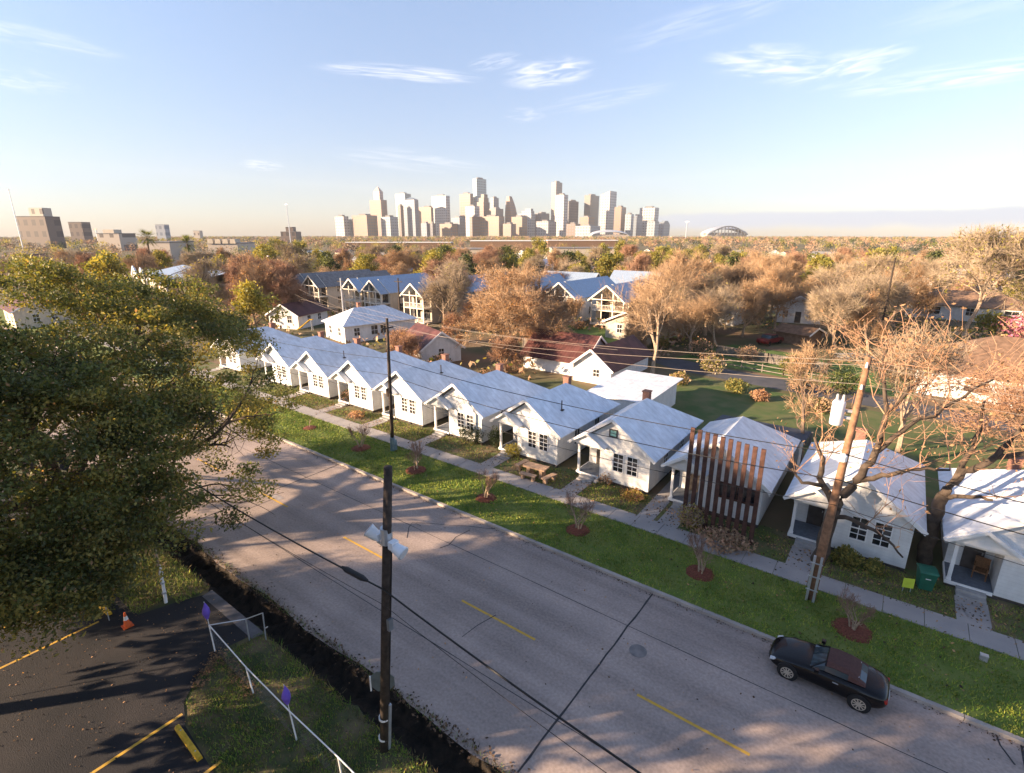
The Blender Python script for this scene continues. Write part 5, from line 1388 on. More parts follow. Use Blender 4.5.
wheel_stop('yellow concrete wheel stop at the edge of the sunlit grass corner', -16.8, 4.72 - .35, R(-2)); wheel_stop('yellow wheel stop under the oak, left of the traffic cone', -27.2, 5.0, R(3))
b = MB(); b.tube([vec(0, 0, 0), vec(-.1, 0, 1.3)], .02, 6); tag(b.build('marker_stake', GALV, loc=(-25.9, 4.9, 0)), 'thin metal stake between the cone and the wheel stop', 'stake')

# ---------------------------------------------------------------- the big live oak
def live_oak(label, loc, seed, height, radius, n_leaf, lsize, n_cl=330, name='live_oak', zlow=.25, lim=None):
    t = thing(name, label, 'tree', loc)
    rg = random.Random(seed); S = []; tips = []

    def limb(p, d, L, r, lev):
        n = 5
        for i in range(n):
            d = (d + vec(rg.gauss(0, .20), rg.gauss(0, .20), rg.gauss(.03, .13))).normalized()
            q = p + d * (L / n); r2 = max(r * .86, .012)
            S.append((p, q, r, r2, lev)); p, r = q, r2
            if lev < 4 and i > 0 and rg.random() < (.95 if lev < 2 else .75):
                ang = R(rg.uniform(30, 65)); a = d.cross(vec(0, 0, 1)).normalized(); v = a.cross(d); az = rg.uniform(0, 6.28)
                nd = (d * math.cos(ang) + (a * math.cos(az) + v * math.sin(az) * .7) * math.sin(ang)).normalized()
                limb(p, nd, L * rg.uniform(.45, .68), r * .68, lev + 1)
            if lev >= 2: tips.append((p, lev))
        if lev < 4: limb(p, d, L * .55, r * .9, lev + 1)
    trunk_h = height * .17
    S.append((vec(0, 0, -.2), vec(.1, .05, trunk_h * .5), radius * .075, radius * .058, 0)); S.append((vec(.1, .05, trunk_h * .5), vec(.15, .0, trunk_h), radius * .058, radius * .055, 0))
    for k in range(9):
        a = k * 2 * math.pi / 9 + rg.uniform(-.25, .25); e = R(rg.choice((18, 30, 42, 58)))
        limb(vec(.15, 0, trunk_h), vec(math.cos(a) * math.cos(e), math.sin(a) * math.cos(e), math.sin(e)), radius * .62, radius * .034, 1)
    tp = np.array([tuple(p) for p, _ in tips]); lv = np.array([l for _, l in tips])
    top = np.percentile(tp[:, 2], 99); rad = np.percentile(np.hypot(tp[:, 0], tp[:, 1]), 97)
    kz, kr = height * .96 / top, radius * .95 / rad
    M = np.array([kr, kr, kz]); tp = tp * M
    # the crown keeps inside a broad low dome
    ok = (tp[:, 0] / radius) ** 2 + (tp[:, 1] / radius) ** 2 + np.clip((tp[:, 2] - height * .35) / (height * .66), 0, 9) ** 2 < 1.08
    ok &= tp[:, 2] > height * zlow * (.7 + .3 * np.hypot(tp[:, 0], tp[:, 1]) / radius)
    tp = tp[ok]
    S2 = [(vec(*(np.array(p) * M)), vec(*(np.array(q) * M)), a, b_, l) for p, q, a, b_, l in S]
    wood_part('trunk', S2, (0, 2), [DARKBARK], t, 7); wood_part('limb', S2, (3, 9), [DARKBARK], t, 4)
    rng = np.random.default_rng(seed)
    cl = tp[rng.integers(0, len(tp), n_cl)] + rng.normal(size=(n_cl, 3)) * .3
    m = n_cl * 3                                             # the leafy outer dome
    d = rng.normal(size=(m, 3)); d[:, 2] = np.abs(d[:, 2]) * 1.0 - .28; d /= np.linalg.norm(d, axis=1, keepdims=True)
    f = .5 + .5 * rng.random((m, 1)) ** .6
    dome = d * f * np.array([radius, radius, height * .60]) + np.array([0, 0, height * .38])
    cl = np.concatenate([cl, dome])
    # ragged gaps, more of them high on the far-left side
    gap = np.sin(cl[:, 0] * .55 + 1.3) * np.cos(cl[:, 1] * .61) + np.sin(cl[:, 2] * 1.1 + cl[:, 0] * .3) * .8
    far_left = (cl[:, 0] < 1) & (cl[:, 2] > height * .42)
    ok = gap > np.where(far_left, .10, -.70)
    # crown thinned along the sun's path to light the road, verge and fronts
    wx, wy = cl[:, 0] + loc[0], cl[:, 1] + loc[1]
    cc = .755 * wx - .656 * wy; land = wy + cl[:, 2] / math.tan(R(SUN_EL)) * .755
    ok &= ~((cc > -38) & (cc < -24.5) & (land > 11.5)  & (land < 28.5) & (rng.random(len(cl)) > .07))
    ok &= ~((cc > -41) & (cc < -26.5) & (land >= 28.5) & (land < 43) & (rng.random(len(cl)) > .12))
    ok &= cl[:, 2] > 2.2
    low = np.clip(rng.normal(size=(int(n_cl * .13), 3)), -1.3, 1.3) * np.array([1.7, 1.1, .7]) + np.array([10.2, -2.2, 4.0])      # low boughs sweeping out over the parking lot
    cl = np.concatenate([cl[ok], low]); n_cl = len(cl)
    size = .5 + .75 * rng.random(n_cl)
    k = rng.integers(0, n_cl, n_leaf)
    g = rng.normal(size=(n_leaf, 3)); g /= np.linalg.norm(g, axis=1, keepdims=True)
    C = cl[k] + g * (rng.random((n_leaf, 1)) ** .5) * size[k][:, None] * np.array([1.15, 1.15, .62])
    tone = rng.random(n_cl)[k] * .55 + rng.random(n_leaf) * .45
    mi = np.where(tone < .36, 0, np.where(tone < .62, 1, 2)); mi = np.where((rng.random(n_leaf) < .02), 3, mi)
    link('crown', quad_mesh('crown', leaf_quads(C, lsize, rng), [LEAF_A, LEAF_GR, LEAF_B, LEAF_TAN], mi), t)
    return t


live_oak('huge spreading live oak overhanging the road at the left', (-34.6, 5.6, .02), 11, 15.6, 12.6, 420000, .074, 800)

# ---------------------------------------------------------------- named trees in the middle distance
bare_tree('dense orange-tan leafless tree standing behind the row house chimneys', 21, 12.0, 20, TWIG_TAN, BARK, nb=(7, 5, 4, 4), spray=6, sl=.85, sr=.017, leaves=9000, leafmat=LEAF_TAN, lsize=.13).location = (-42.6, 54.5, VZ)
bare_tree('tall pale-trunked bare tree rising behind the flat white shed roof', 22, 13.0, 12, TWIG_TAN, PALEBARK, nb=(5, 4, 3, 3), spray=2, sl=.9, sr=.013, clear=.35).location = (-22.6, 58.5, VZ)
bare_tree('russet bare tree in front of the greyish duplex gables', 23, 11, 13, TWIG_RED, BARK, nb=(6, 5, 4, 4), spray=6, sl=.8, sr=.018, leaves=4000, leafmat=TWIG_RED, lsize=.12).location = (-97, 56.5, VZ)
bare_tree('rounded russet bare tree left of the duplexes, beyond the oak', 24, 11.5, 14, TWIG_RED, BARK, nb=(6, 5, 4, 4), spray=6, sl=.8, sr=.02, leaves=3000, leafmat=TWIG_RED, lsize=.14).location = (-121, 61, VZ)
bare_tree('dark bare tree with few twigs right of the white-balcony duplex', 25, 12, 9, TWIG_GREY, DARKBARK, levels=3, nb=(5, 4, 3), spray=2, sl=.9, sr=.012, clear=.3).location = (-63.5, 67, VZ)


def pruned_tree(label, seed, limbs, twigmat, bark=DARKBARK, loc=(0, 0, 0), tw=3, ln=2.6, leaves=0):
    """heavy lopped limbs that break into thickets of fine shoots"""
    t = thing('pruned_tree', label, 'tree', loc); rg = random.Random(seed); b = MB(); P0, P1, a0, a1 = [], [], [], []; tipsA = []
    for pts, r0, r1, sprout in limbs:
        n = len(pts); fine = []
        for i in range(n - 1):
            for k in range(4): fine.append(Vector(pts[i]).lerp(Vector(pts[i + 1]), k / 4) + vec(rg.gauss(0, .05), rg.gauss(0, .05), rg.gauss(0, .05)) * (1 if i + k else 0))
        fine.append(Vector(pts[-1])); rr = [r0 + (r1 - r0) * i / (len(fine) - 1) for i in range(len(fine))]
        b.tube(fine, rr, 8)
        for s in range(int(sprout * .62)):
            f = len(fine) * (.35 + .65 * rg.random()); p = fine[min(int(f), len(fine) - 1)]
            d = vec(rg.gauss(.15, .6), rg.gauss(0, .6), rg.uniform(.1, 1.1)).normalized(); L = ln * rg.uniform(.5, 1.25); r = .032

            def shoot(p, d, L, r, lev):
                for i in range(3):
                    d = (d + vec(rg.gauss(0, .2), rg.gauss(0, .2), rg.gauss(.05, .18))).normalized(); q = p + d * L / 3
                    P0.append(tuple(p)); P1.append(tuple(q)); a0.append(r); a1.append(r * .8); p = q; r *= .8
                    if lev < 3:
                        for _ in range(1 if rg.random() < .8 else 2):
                            nd = (d + vec(rg.gauss(0, .75), rg.gauss(0, .75), rg.gauss(.1, .6))).normalized(); shoot(p, nd, L * .62, r * .75, lev + 1)
                tipsA.append(tuple(p))
            shoot(p, d, L, r, tw and 1)
    b.build('trunk', bark, t, smooth=True)
    V = seg_quads(P0, P1, np.maximum(a0, .009), np.maximum(a1, .007), 3); mi = np.zeros(len(V), int)
    if leaves:
        rng = np.random.default_rng(seed); T = np.array(tipsA); C = T[rng.integers(0, len(T), leaves)] + rng.normal(size=(leaves, 3)) * .16
        V = np.concatenate([V, leaf_quads(C, .085, rng)]); mi = np.concatenate([mi, np.ones(leaves, int)])
    link('crown', quad_mesh('crown', V, [twigmat, LEAF_TAN], mi), t); return t


def T3(px, py, Y):
    x, z = onY(px, py, Y); return (x, Y, z)


p0 = (-1.2, 28.35, VZ)
pruned_tree('lopped bare tree with heavy dark limbs growing beside the orange utility pole', 5, [
    ([(0, 0, -.2), (.05, .05, 1.6), (.22, .1, 3.2)], .36, .27, 0),
    ([(.22, .1, 3.2), (-.5, .2, 4.2), (-.75, .3, 5.6), (-1.2, .3, 6.6)], .20, .06, 9),
    ([(-.5, .2, 4.2), (-1.4, -.1, 4.2), (-1.9, -.2, 4.9)], .12, .04, 4),
    ([(.22, .1, 3.2), (.9, .4, 4.8), (1.35, .6, 6.3), (1.5, .9, 8.2), (2.2, 1.5, 9.6)], .24, .07, 15),
    ([(.9, .4, 4.8), (2.1, .5, 5.5), (3.1, .7, 6.0), (4.2, .9, 6.1)], .15, .045, 7),
    ([(.15, .1, 2.9), (1.2, -.3, 3.0), (2.3, -.5, 2.75), (3.2, -.7, 2.0)], .13, .04, 4),
    ([(1.35, .6, 6.3), (2.5, 1.2, 7.8), (3.8, 1.8, 9.0), (5.0, 2.2, 10.2)], .13, .04, 14),
    ([(1.5, .9, 8.2), (1.0, 1.5, 10.0), (.9, 1.8, 11.6)], .10, .04, 12)], TWIG_RED, loc=p0, leaves=500)
p1 = (3.15, 31.6, VZ)
pruned_tree('crooked lopped tree rising between the two right-hand houses', 6, [
    ([(0, 0, -.2), (-.05, 0, 2.0), (.1, .05, 3.9)], .34, .27, 0),
    ([(.1, .05, 3.9), (.7, .3, 5.2), (1.7, .6, 6.2), (2.3, .9, 7.6), (2.6, 1.2, 9.0)], .22, .06, 16),
    ([(1.7, .6, 6.2), (2.9, .8, 6.7), (4.2, 1.0, 6.9), (5.6, 1.2, 7.8)], .15, .05, 14),
    ([(.1, .05, 3.9), (.6, .5, 5.6), (.9, .9, 7.2), (.8, 1.2, 8.6)], .16, .05, 14),
    ([(.1, .05, 3.7), (1.0, -.3, 4.3), (1.8, -.5, 4.4)], .13, .06, 3),
    ([(2.3, .9, 7.6), (3.4, 1.6, 8.6), (4.8, 2.0, 9.2)], .11, .04, 14)], TWIG_RED, loc=p1, leaves=900)
bare_tree('thin bare shoots standing left of the orange utility pole top', 27, 9.5, 4, TWIG_TAN, BARK, nb=(4, 3, 3, 2), spray=2, sl=.5, sr=.012, leaves=260, leafmat=LEAF_TAN, lsize=.11, clear=.5).location = (-4.1, 41.5, VZ)
bare_tree('broad orange-leaved bare tree behind the orange utility pole', 28, 10.0, 11, TWIG_GREY, PALEBARK, nb=(5, 4, 3, 3), spray=2, sl=.8, sr=.013, leaves=1100, leafmat=LEAF_TAN, lsize=.11).location = (1.5, 46, VZ)
bare_tree('orange-brown bare tree at the right edge before the pale hip-roofed house', 29, 8.0, 11, TWIG_RED, PALEBARK, nb=(5, 4, 3, 3), spray=2, sl=.8, sr=.012, leaves=900, leafmat=LEAF_TAN, lsize=.11).location = (9.8, 47, VZ)
bare_tree('very tall tree with a forked tan trunk before the ranch house', 31, 17, 20, TWIG_GREY, PALEBARK, nb=(5, 4, 4, 4), spray=3, sl=1.2, sr=.026, leaves=1600, leafmat=LEAF_OL, lsize=.2, clear=.45, min_r=.03).location = (9.0, 113, VZ)
bare_tree('leaning tall tan-limbed tree at the right edge of the ranch house', 32, 16, 18, TWIG_TAN, PALEBARK, nb=(5, 4, 4, 4), spray=3, sl=1.2, sr=.026, leaves=1200, leafmat=LEAF_OL, lsize=.2, clear=.4, lean=(.35, 0), min_r=.03).location = (18.5, 118, VZ)
shrub('pink flowering shrub at the right edge by the ranch house', 17.5, 116, 8, 4.5, [PINK, PINK, TWIG_RED], 2200, .2, 21)
shrub('round yellow-green bush beside the ranch house trunk', 13.2, 124, 5, 3.4, [LEAF_OL, LEAF_GR], 1500, .2, 22)
shrub('dark green bush on the alley edge left of the orange bare trees', -3.6, 63.5, 3.2, 3.0, [LEAF_DK, LEAF_GR], 1400, .12, 23)
shrub('dark bush at the left end of the back lawn', -18.5, 67.5, 3.0, 2.2, [LEAF_DK, TWIG_RED], 1000, .12, 24)
shrub('olive bush in the yard behind the thin verge pole', -50, 44.5, 3, 1.8, [LEAF_B, LEAF_TAN], 900, .1, 25)


for i_, (px_, py_, w_, h_, ms_, lab_) in enumerate((
        (735, 392, 2.4, 1.5, [LEAF_GR, LEAF_B], 'green bush on the alley edge behind the teal-windowed house'), (760, 400, 1.8, 1.1, [TWIG_RED, LEAF_TAN], 'russet brush on the lawn behind the slat-screened house'), (712, 372, 3.2, 2.0, [TWIG_GREY, LEAF_B], 'grey brush along the far side of the alley'),
        (680, 384, 2.2, 1.4, [TWIG_TAN, LEAF_B], 'tan brush beside the flat white shed'), (800, 392, 2.8, 1.7, [TWIG_RED, LEAF_DK], 'dark russet brush left of the orange bare trees'), (790, 372, 3.0, 1.8, [LEAF_OL, LEAF_GR], 'olive bush by the weathered rail fence'),
        (748, 360, 3.4, 2.0, [TWIG_TAN, TWIG_RED], 'tan brush at the near edge of the back lawn'), (820, 412, 2.0, 1.4, [TWIG_TAN, LEAF_GR], 'tan and green brush behind the orange pole house'), (700, 357, 4.0, 2.6, [LEAF_DK, TWIG_RED], 'dark thicket beneath the bare trees right of the maroon roof'))):
    shrub(lab_, *G(px_, py_, VZ), w_, h_, ms_, 900, .12, 70 + i_)
fence('low grey board fence across the back lawn by the red car', [(-20, 75.5), (-13, 74), (-6, 72.5)], 1.3, GREYWOOD, .25)
fence('short grey board fence behind the slat-screened house', [(-10.8, 45), (-4, 45.5)], 1.2, GREYWOOD, .25)


def palm(label, x, y, h, seed):
    t = thing('palm_tree', label, 'tree', (x, y, VZ), 0, 'palms'); rng = np.random.default_rng(seed)
    b = MB(); b.tube([vec(0, 0, -.1), vec(.1, 0, h * .5), vec(.15, .05, h)], [.38, .30, .34], 8); b.build('trunk', BARK, t)
    V = []
    for k in range(46):
        a = rng.random() * 6.28; e = rng.uniform(-.9, 1.3); L = h * .22 * rng.uniform(.8, 1.2) + 1.0
        d = np.array([math.cos(a) * math.cos(e), math.sin(a) * math.cos(e), math.sin(e)]); s = np.array([-math.sin(a), math.cos(a), 0])
        for j in range(7):
            w = (j / 6 - .5) * 1.5; dd = d + s * w * .8; dd /= np.linalg.norm(dd); p = np.array([.15, .05, h]); q = p + d * L * .45; e2 = q + dd * L * .6 - np.array([0, 0, .12 * L])
            n = np.cross(dd, [0, 0, 1.0]); n /= np.linalg.norm(n) + 1e-6
            V.append([p, q - n * .09, e2, q + n * .09])
    link('crown', quad_mesh('crown', np.array(V), [LEAF_GR]), t)


palm('fan palm before the cream three-storey apartment block', *G(154, 279), 15, 1)
palm('fan palm right of the cream apartment block, beyond the blue hall', *G(193, 280), 13, 2)

# ---------------------------------------------------------------- trees outside the picture that shade its right side
SH = []
for c_, h_, w_ in ((-18.4, 16.5, 5), (-13.4, 16.4, 7.6), (-6.2, 17.6, 8.2), (1, 17.6, 8.4), (6.8, 18, 9), (15, 18.5, 9)):
    a_ = -21 if c_ < -18 else -18
    SH.append((.755 * c_ + .656 * a_, -.656 * c_ + .755 * a_, h_, w_))
shlab = ['slim oak at the parking lot edge, nearest the live oak', 'oak behind the parking lot, next to the slim one', 'dense oak behind the camera, second along the lot', 'dense oak behind the camera, third along the lot', 'dense oak behind the camera, fourth along the lot', 'dense oak behind the camera, far right end of the lot',
         ]
for i, (x, y, h, w) in enumerate(SH):
    leafy_tree(shlab[i], 60 + i, h, w, [LEAF_A, LEAF_GR, LEAF_B], n=15000, lsize=.27, clumps=130, clump_r=.14, base=.18, name='oak_tree').location = (x, y, 0)

# ---------------------------------------------------------------- the wooded neighbourhood behind: one tree at a time
SLOTS = [(-12.0 - 6.9 * 9.3, 29, 9, 41)]
FOOT = [(-118, 66, -70, 92), (-83, 86, -38, 108), (-66, 96, -38, 132), (-80, 45, -64, 66), (-95, 49, -82, 60), (-54, 48, -42, 62), (-33, 43, -21, 62), (-43, 52, -27, 58), (-41, 75, -29, 90), (-22, 109, -8, 126), (0, 130, 22, 152), (2, 64, 20, 84),
        (-14, 87, -5, 98), (-198, 52, -144, 92), (-225, 86, -118, 108), (-24, 62, 8, 84), (-22, 40, 10, 61), (-72, 28, 10, 41), (-36, 128, -12, 146), (-50, 72, -33, 80), (-20, 82, -4, 92)]
# clear sight lines: nothing tall just before things the picture shows whole
CLEARV = [(330, 660, 0, 96), (335, 440, 60, 116), (285, 345, 92, 122), (462, 640, 60, 118), (775, 835, 88, 110), (905, 1024, 116, 131), (735, 835, 45, 92), (875, 1060, 44, 131), (120, 240, 110, 175)]


def blocked(x, y, m=2.0, view=True):
    for a, b_, c, d in FOOT:
        if a - m < x < c + m and b_ - m < y < d + m: return True
    if not view: return False
    px, _ = PX(x, y)
    for p0_, p1_, d0, d1 in CLEARV:
        if p0_ < px < p1_ and d0 < math.hypot(x, y) < d1: return True
    if -26 < x < 12 and 55 < y < 70: return True
    return False


rgB = random.Random(31); brush = []
BR = [bare_tree('', 301, 4.2, 4.6, TWIG_RED, BARK, levels=3, nb=(6, 5, 4), spray=6, sl=.6, sr=.014, leaves=700, leafmat=LEAF_TAN, lsize=.12, clear=.15), bare_tree('', 302, 5.2, 4.6, TWIG_TAN, PALEBARK, levels=3, nb=(6, 5, 4), spray=6, sl=.7, sr=.014, leaves=300, leafmat=LEAF_TAN, lsize=.12, clear=.2),
      shrub('', 0, 0, 3.0, 2.2, [LEAF_B, LEAF_GR, LEAF_TAN], 900, .13, 41), shrub('', 0, 0, 2.6, 1.8, [TWIG_RED, LEAF_TAN, LEAF_DK], 800, .13, 42)]
BN = ['low russet bare brush', 'low tan bare brush', 'olive garden bush', 'russet garden bush']
while len(brush) < 30:
    x, y = rgB.uniform(-74, -22), rgB.uniform(43, 84)
    if 335 < PX(x, y)[0] < 440 and y > 50: continue
    if blocked(x, y, 1.0, False) or any((x - u) ** 2 + (y - v) ** 2 < 12 for _, u, v in brush): continue
    brush.append((rgB.randrange(4), x, y))
for kind in range(4):
    lst = sorted([(PX(x, y)[0], x, y) for k, x, y in brush if k == kind])
    for i, (px, x, y) in enumerate(lst):
        near_ = ('behind the oak edge' if px < 300 else 'by the white bungalow' if px < 400 else 'left of the big orange tree' if px < 455 else 'under the big orange tree' if px < 560 else 'by the maroon outbuilding' if px < 640 else 'behind the flat white shed')
        lab = '%s %s, %s' % (BN[kind], near_, ['nearest', 'next', 'third', 'fourth', 'fifth', 'sixth', 'seventh', 'eighth', 'ninth', 'tenth', 'eleventh', 'twelfth'][sum(1 for q in lst[:i] if abs(q[0] - px) < 400)] + ' from left')
        if i == 0: o = BR[kind]; o.location = (x, y, VZ); o['label'] = lab
        else: o = dup(BR[kind], (x, y, VZ), rgB.random() * 6.28, lab, rgB.uniform(.7, 1.25))
        o['group'] = 'brush in the backyards'

protoset = []
for kind, desc, n, args in (
        ('bare_tan', 'bare tan tree', 4, dict(twig=TWIG_TAN, bark=PALEBARK, lm=LEAF_TAN)), ('bare_russet', 'bare russet tree', 3, dict(twig=TWIG_RED, bark=BARK, lm=TWIG_RED)), ('bare_grey', 'bare greyish tree', 3, dict(twig=TWIG_GREY, bark=PALEBARK, lm=LEAF_B))):
    for k in range(n):
        protoset.append((kind, desc, bare_tree('', 100 + len(protoset) * 7, 11, (10.5, 12, 9, 11)[k % 4], args['twig'], args['bark'], nb=((6, 4, 4, 3), (5, 5, 4, 3), (6, 4, 3, 3))[k % 3], spray=3, sl=1.1, sr=.016, leaves=(900, 200, 500, 1300)[k % 4], leafmat=args['lm'], lsize=.17, min_r=.016, clear=.28, r=.30)))
for k in range(3): protoset.append(('olive', 'olive-yellow leafy tree', leafy_tree('', 200 + k, 11, (11, 9, 12)[k], [LEAF_GR, LEAF_OL, LEAF_OL], n=3600, lsize=.28, clumps=80)))
for k in range(2): protoset.append(('green', 'dark green evergreen tree', leafy_tree('', 210 + k, 10, (8.5, 10)[k], [LEAF_DK, LEAF_GR], n=3400, lsize=.26, clumps=80, base=.12)))
weights = [5, 5, 5, 5, 2.6, 2.6, 2.6, 4.5, 4.5, 4.5, 3.2, 3.2, 3.2, 2, 2]

rgT = random.Random(77)
spots = []
fixed = [(G(262, 276), 10, 14), (G(285, 272), 11, 14), (G(305, 270), 12, 13), (G(245, 268), 10, 13), (G(275, 265), 12, 12), (G(540, 268), 11, 14), (G(505, 278), 13, 12), (G(625, 270), 12, 13), (G(650, 285), 10, 12), (G(700, 272), 11, 13), (G(755, 300), 2, 11), (G(690, 330), 0, 13), (G(725, 325), 1, 12), (G(660, 335), 2, 12), (G(745, 320), 3, 11), (G(640, 300), 4, 11), (G(860, 320), 7, 13), (G(880, 300), 12, 13), (G(925, 285), 13, 11), (G(445, 315), 4, 11), (G(455, 320), 9, 12), (G(850, 335), 8, 12), (G(820, 325), 1, 11), (G(890, 325), 0, 11), (G(640, 348), 0, 8), (G(668, 343), 7, 9), (G(690, 352), 1, 8), (G(716, 346), 8, 9), (G(742, 338), 2, 9), (G(705, 336), 9, 10), (G(770, 318), 7, 9), (G(835, 348), 8, 9), (G(868, 352), 3, 8)]
for (x, y), k, h in fixed: spots.append((x, y, k, h))
tries = 0
DMAX = 330
while len(spots) < 560 and tries < 60000:
    tries += 1
    a = math.radians(36.6 + rgT.uniform(-47, 47)); dd = math.sqrt(rgT.uniform(45 ** 2, DMAX ** 2))
    x, y = -math.sin(a) * dd, math.cos(a) * dd
    if y < 43 or blocked(x, y): continue
    sp = 6.4 + dd * .020
    if any((x - u) ** 2 + (y - v) ** 2 < sp * sp for u, v, *_ in spots): continue
    k = rgT.choices(range(15), weights)[0]
    px, _ = PX(x, y)
    if 240 < px < 330 and dd > 170 and rgT.random() < .55: k = rgT.choice((10, 11, 12))
    if dd > 130 and 560 < px < 720 and rgT.random() < .4: k = rgT.choice((10, 11, 12))
    h = rgT.uniform(7.0, 12.5)
    if px > 640: h *= .92
    if dd < 75: h *= .82
    spots.append((x, y, k, h))
spots.sort(key=lambda s: math.hypot(s[0], s[1]))
near, farther = spots[:265], spots[265:]


def belt(d):
    return 0 if d < 88 else 1 if d < 130 else 2 if d < 185 else 3


BELT = ['just behind the row', 'amid the middle rooftops', 'beyond the duplexes', 'in deep woods']
SECT = [(-60, 70, 'below the wide hospital block'), (70, 150, 'left of the palms'), (150, 215, 'near the right-hand palm'), (215, 270, 'right of the palms'), (270, 335, 'below the thin left mast'), (335, 380, 'below the spired tower'), (380, 430, 'below the pyramid-topped tower'), (430, 470, 'below the brown slab tower'),
        (470, 505, 'below the tallest glass tower'), (505, 550, 'below the tapering brown tower'), (550, 582, 'below the slim grey tower'), (582, 620, 'below the slanted white tower'), (620, 670, 'below the skyline end'), (670, 745, 'below the domed stadium'), (745, 800, 'above the white gabled house'),
        (800, 860, 'left of the orange utility pole'), (860, 920, 'right of the orange pole top'), (920, 975, 'above the ranch house'), (975, 1100, 'by the right edge')]
ORD = ['leftmost', 'second from left', 'third from left', 'fourth from left', 'fifth from left', 'sixth from left', 'seventh from left', 'eighth from left', 'ninth from left', 'tenth from left', 'eleventh from left', 'twelfth from left']
cells = {}
for s in near:
    px, _ = PX(s[0], s[1]); sec = next((q[2] for q in SECT if q[0] <= px < q[1]), SECT[-1][2] if px > 500 else SECT[0][2])
    cells.setdefault((protoset[s[2]][0], protoset[s[2]][1], belt(math.hypot(s[0], s[1])), sec), []).append((px, s))
usedp = set()
for (kind, desc, bl, sec), lst in cells.items():
    lst.sort(key=lambda q: q[0])
    for i, (px, s) in enumerate(lst):
        lab = '%s%s %s, %s' % (desc, '' if len(lst) == 1 else ', ' + ORD[min(i, 11)], BELT[bl], sec)
        x, y, k, h = s; pr_ = protoset[k][2]; base = 11 if k < 13 else 10
        sc_ = h / base; loc = (x, y, VZ); rz = rgT.random() * 6.28
        if k not in usedp: o = pr_; usedp.add(k); o.location = loc; o.rotation_euler.z = rz; o.scale = (sc_ * rgT.uniform(.9, 1.15), sc_ * rgT.uniform(.9, 1.15), sc_); o['label'] = lab
        else: o = dup(pr_, loc, rz, lab, (sc_ * rgT.uniform(.85, 1.2), sc_ * rgT.uniform(.85, 1.2), sc_ * rgT.uniform(.92, 1.08)))
        o['group'] = 'trees of the wooded neighbourhood'

# far-off woods that read as one mass
rngF = np.random.default_rng(9)
nF = 5200
aF = np.radians(36.6 + rngF.uniform(-50, 50, nF)); dF = np.sqrt(rngF.uniform(0, 1, nF)) ; dF = 300 + (2300 - 300) * dF ** 1.25
xF, yF = -np.sin(aF) * dF, np.cos(aF) * dF
hF = rngF.uniform(7, 11.5, nF)
ex = np.array([(s[0], s[1], s[3] * .9) for s in farther])
xF, yF, hF = np.concatenate([xF, ex[:, 0]]), np.concatenate([yF, ex[:, 1]]), np.concatenate([hF, ex[:, 2]])
dF = np.hypot(xF, yF); keep = ~((xF > -225) & (xF < -115) & (yF > 86) & (yF < 108)); xF, yF, hF, dF = xF[keep], yF[keep], hF[keep], dF[keep]
per = np.where(dF < 450, 260, np.where(dF < 900, 90, 40))
idx = np.repeat(np.arange(len(xF)), per); n = len(idx)
g = rngF.normal(size=(n, 3)); g /= np.linalg.norm(g, axis=1, keepdims=True); rr = rngF.random((n, 1)) ** .4
C = g * rr * np.stack([hF[idx] * .48, hF[idx] * .48, hF[idx] * .36], 1); C[:, 2] += hF[idx] * .60; C[:, 0] += xF[idx]; C[:, 1] += yF[idx]; C[:, 2] = np.maximum(C[:, 2], .3)
sz = np.where(dF < 450, .42, np.where(dF < 900, .8, 1.25))[idx]
a_ = rngF.normal(size=(n, 3)); a_ /= np.linalg.norm(a_, axis=1, keepdims=True); b_ = rngF.normal(size=(n, 3)); b_ -= a_ * (a_ * b_).sum(1, keepdims=True); b_ /= np.linalg.norm(b_, axis=1, keepdims=True)
A = a_ * (sz * rngF.uniform(.5, 1.4, n))[:, None]; B = b_ * (sz * rngF.uniform(.15, .5, n))[:, None]
V = np.stack([C - A, C - B, C + A, C + B], 1)
fm = rngF.choice(6, len(xF), p=[.24, .16, .16, .16, .13, .15])[idx]
tag(link('far_woods', quad_mesh('far_woods', V, [TWIG_TAN, TWIG_RED, TWIG_GREY, LEAF_OL, LEAF_GR, LEAF_DK], fm)), kind='stuff')
# undergrowth and hedges between the backyards
nU = 120000
aU = np.radians(36.6 + rngF.uniform(-48, 48, nU)); dU = np.sqrt(rngF.uniform(48 ** 2, 300 ** 2, nU)); xU, yU = -np.sin(aU) * dU, np.cos(aU) * dU
nz = np.sin(xU * .21) * np.cos(yU * .17) + np.sin(xU * .07 + 2) * np.cos(yU * .09 + 1)
ok = (nz > np.where(dU < 105, -.35, .15)) & (yU > 42.5) & ~np.array([blocked(x, y, .5, False) for x, y in zip(xU, yU)])
xU, yU = xU[ok], yU[ok]; nU = len(xU)
C = np.stack([xU, yU, VZ + rngF.random(nU) ** 1.5 * 2.2], 1)
tag(link('undergrowth', quad_mesh('undergrowth', leaf_quads(C, .34, rngF), [TWIG_TAN, TWIG_RED, LEAF_B, LEAF_GR], rngF.choice(4, nU, p=[.35, .3, .2, .15]))), kind='stuff')

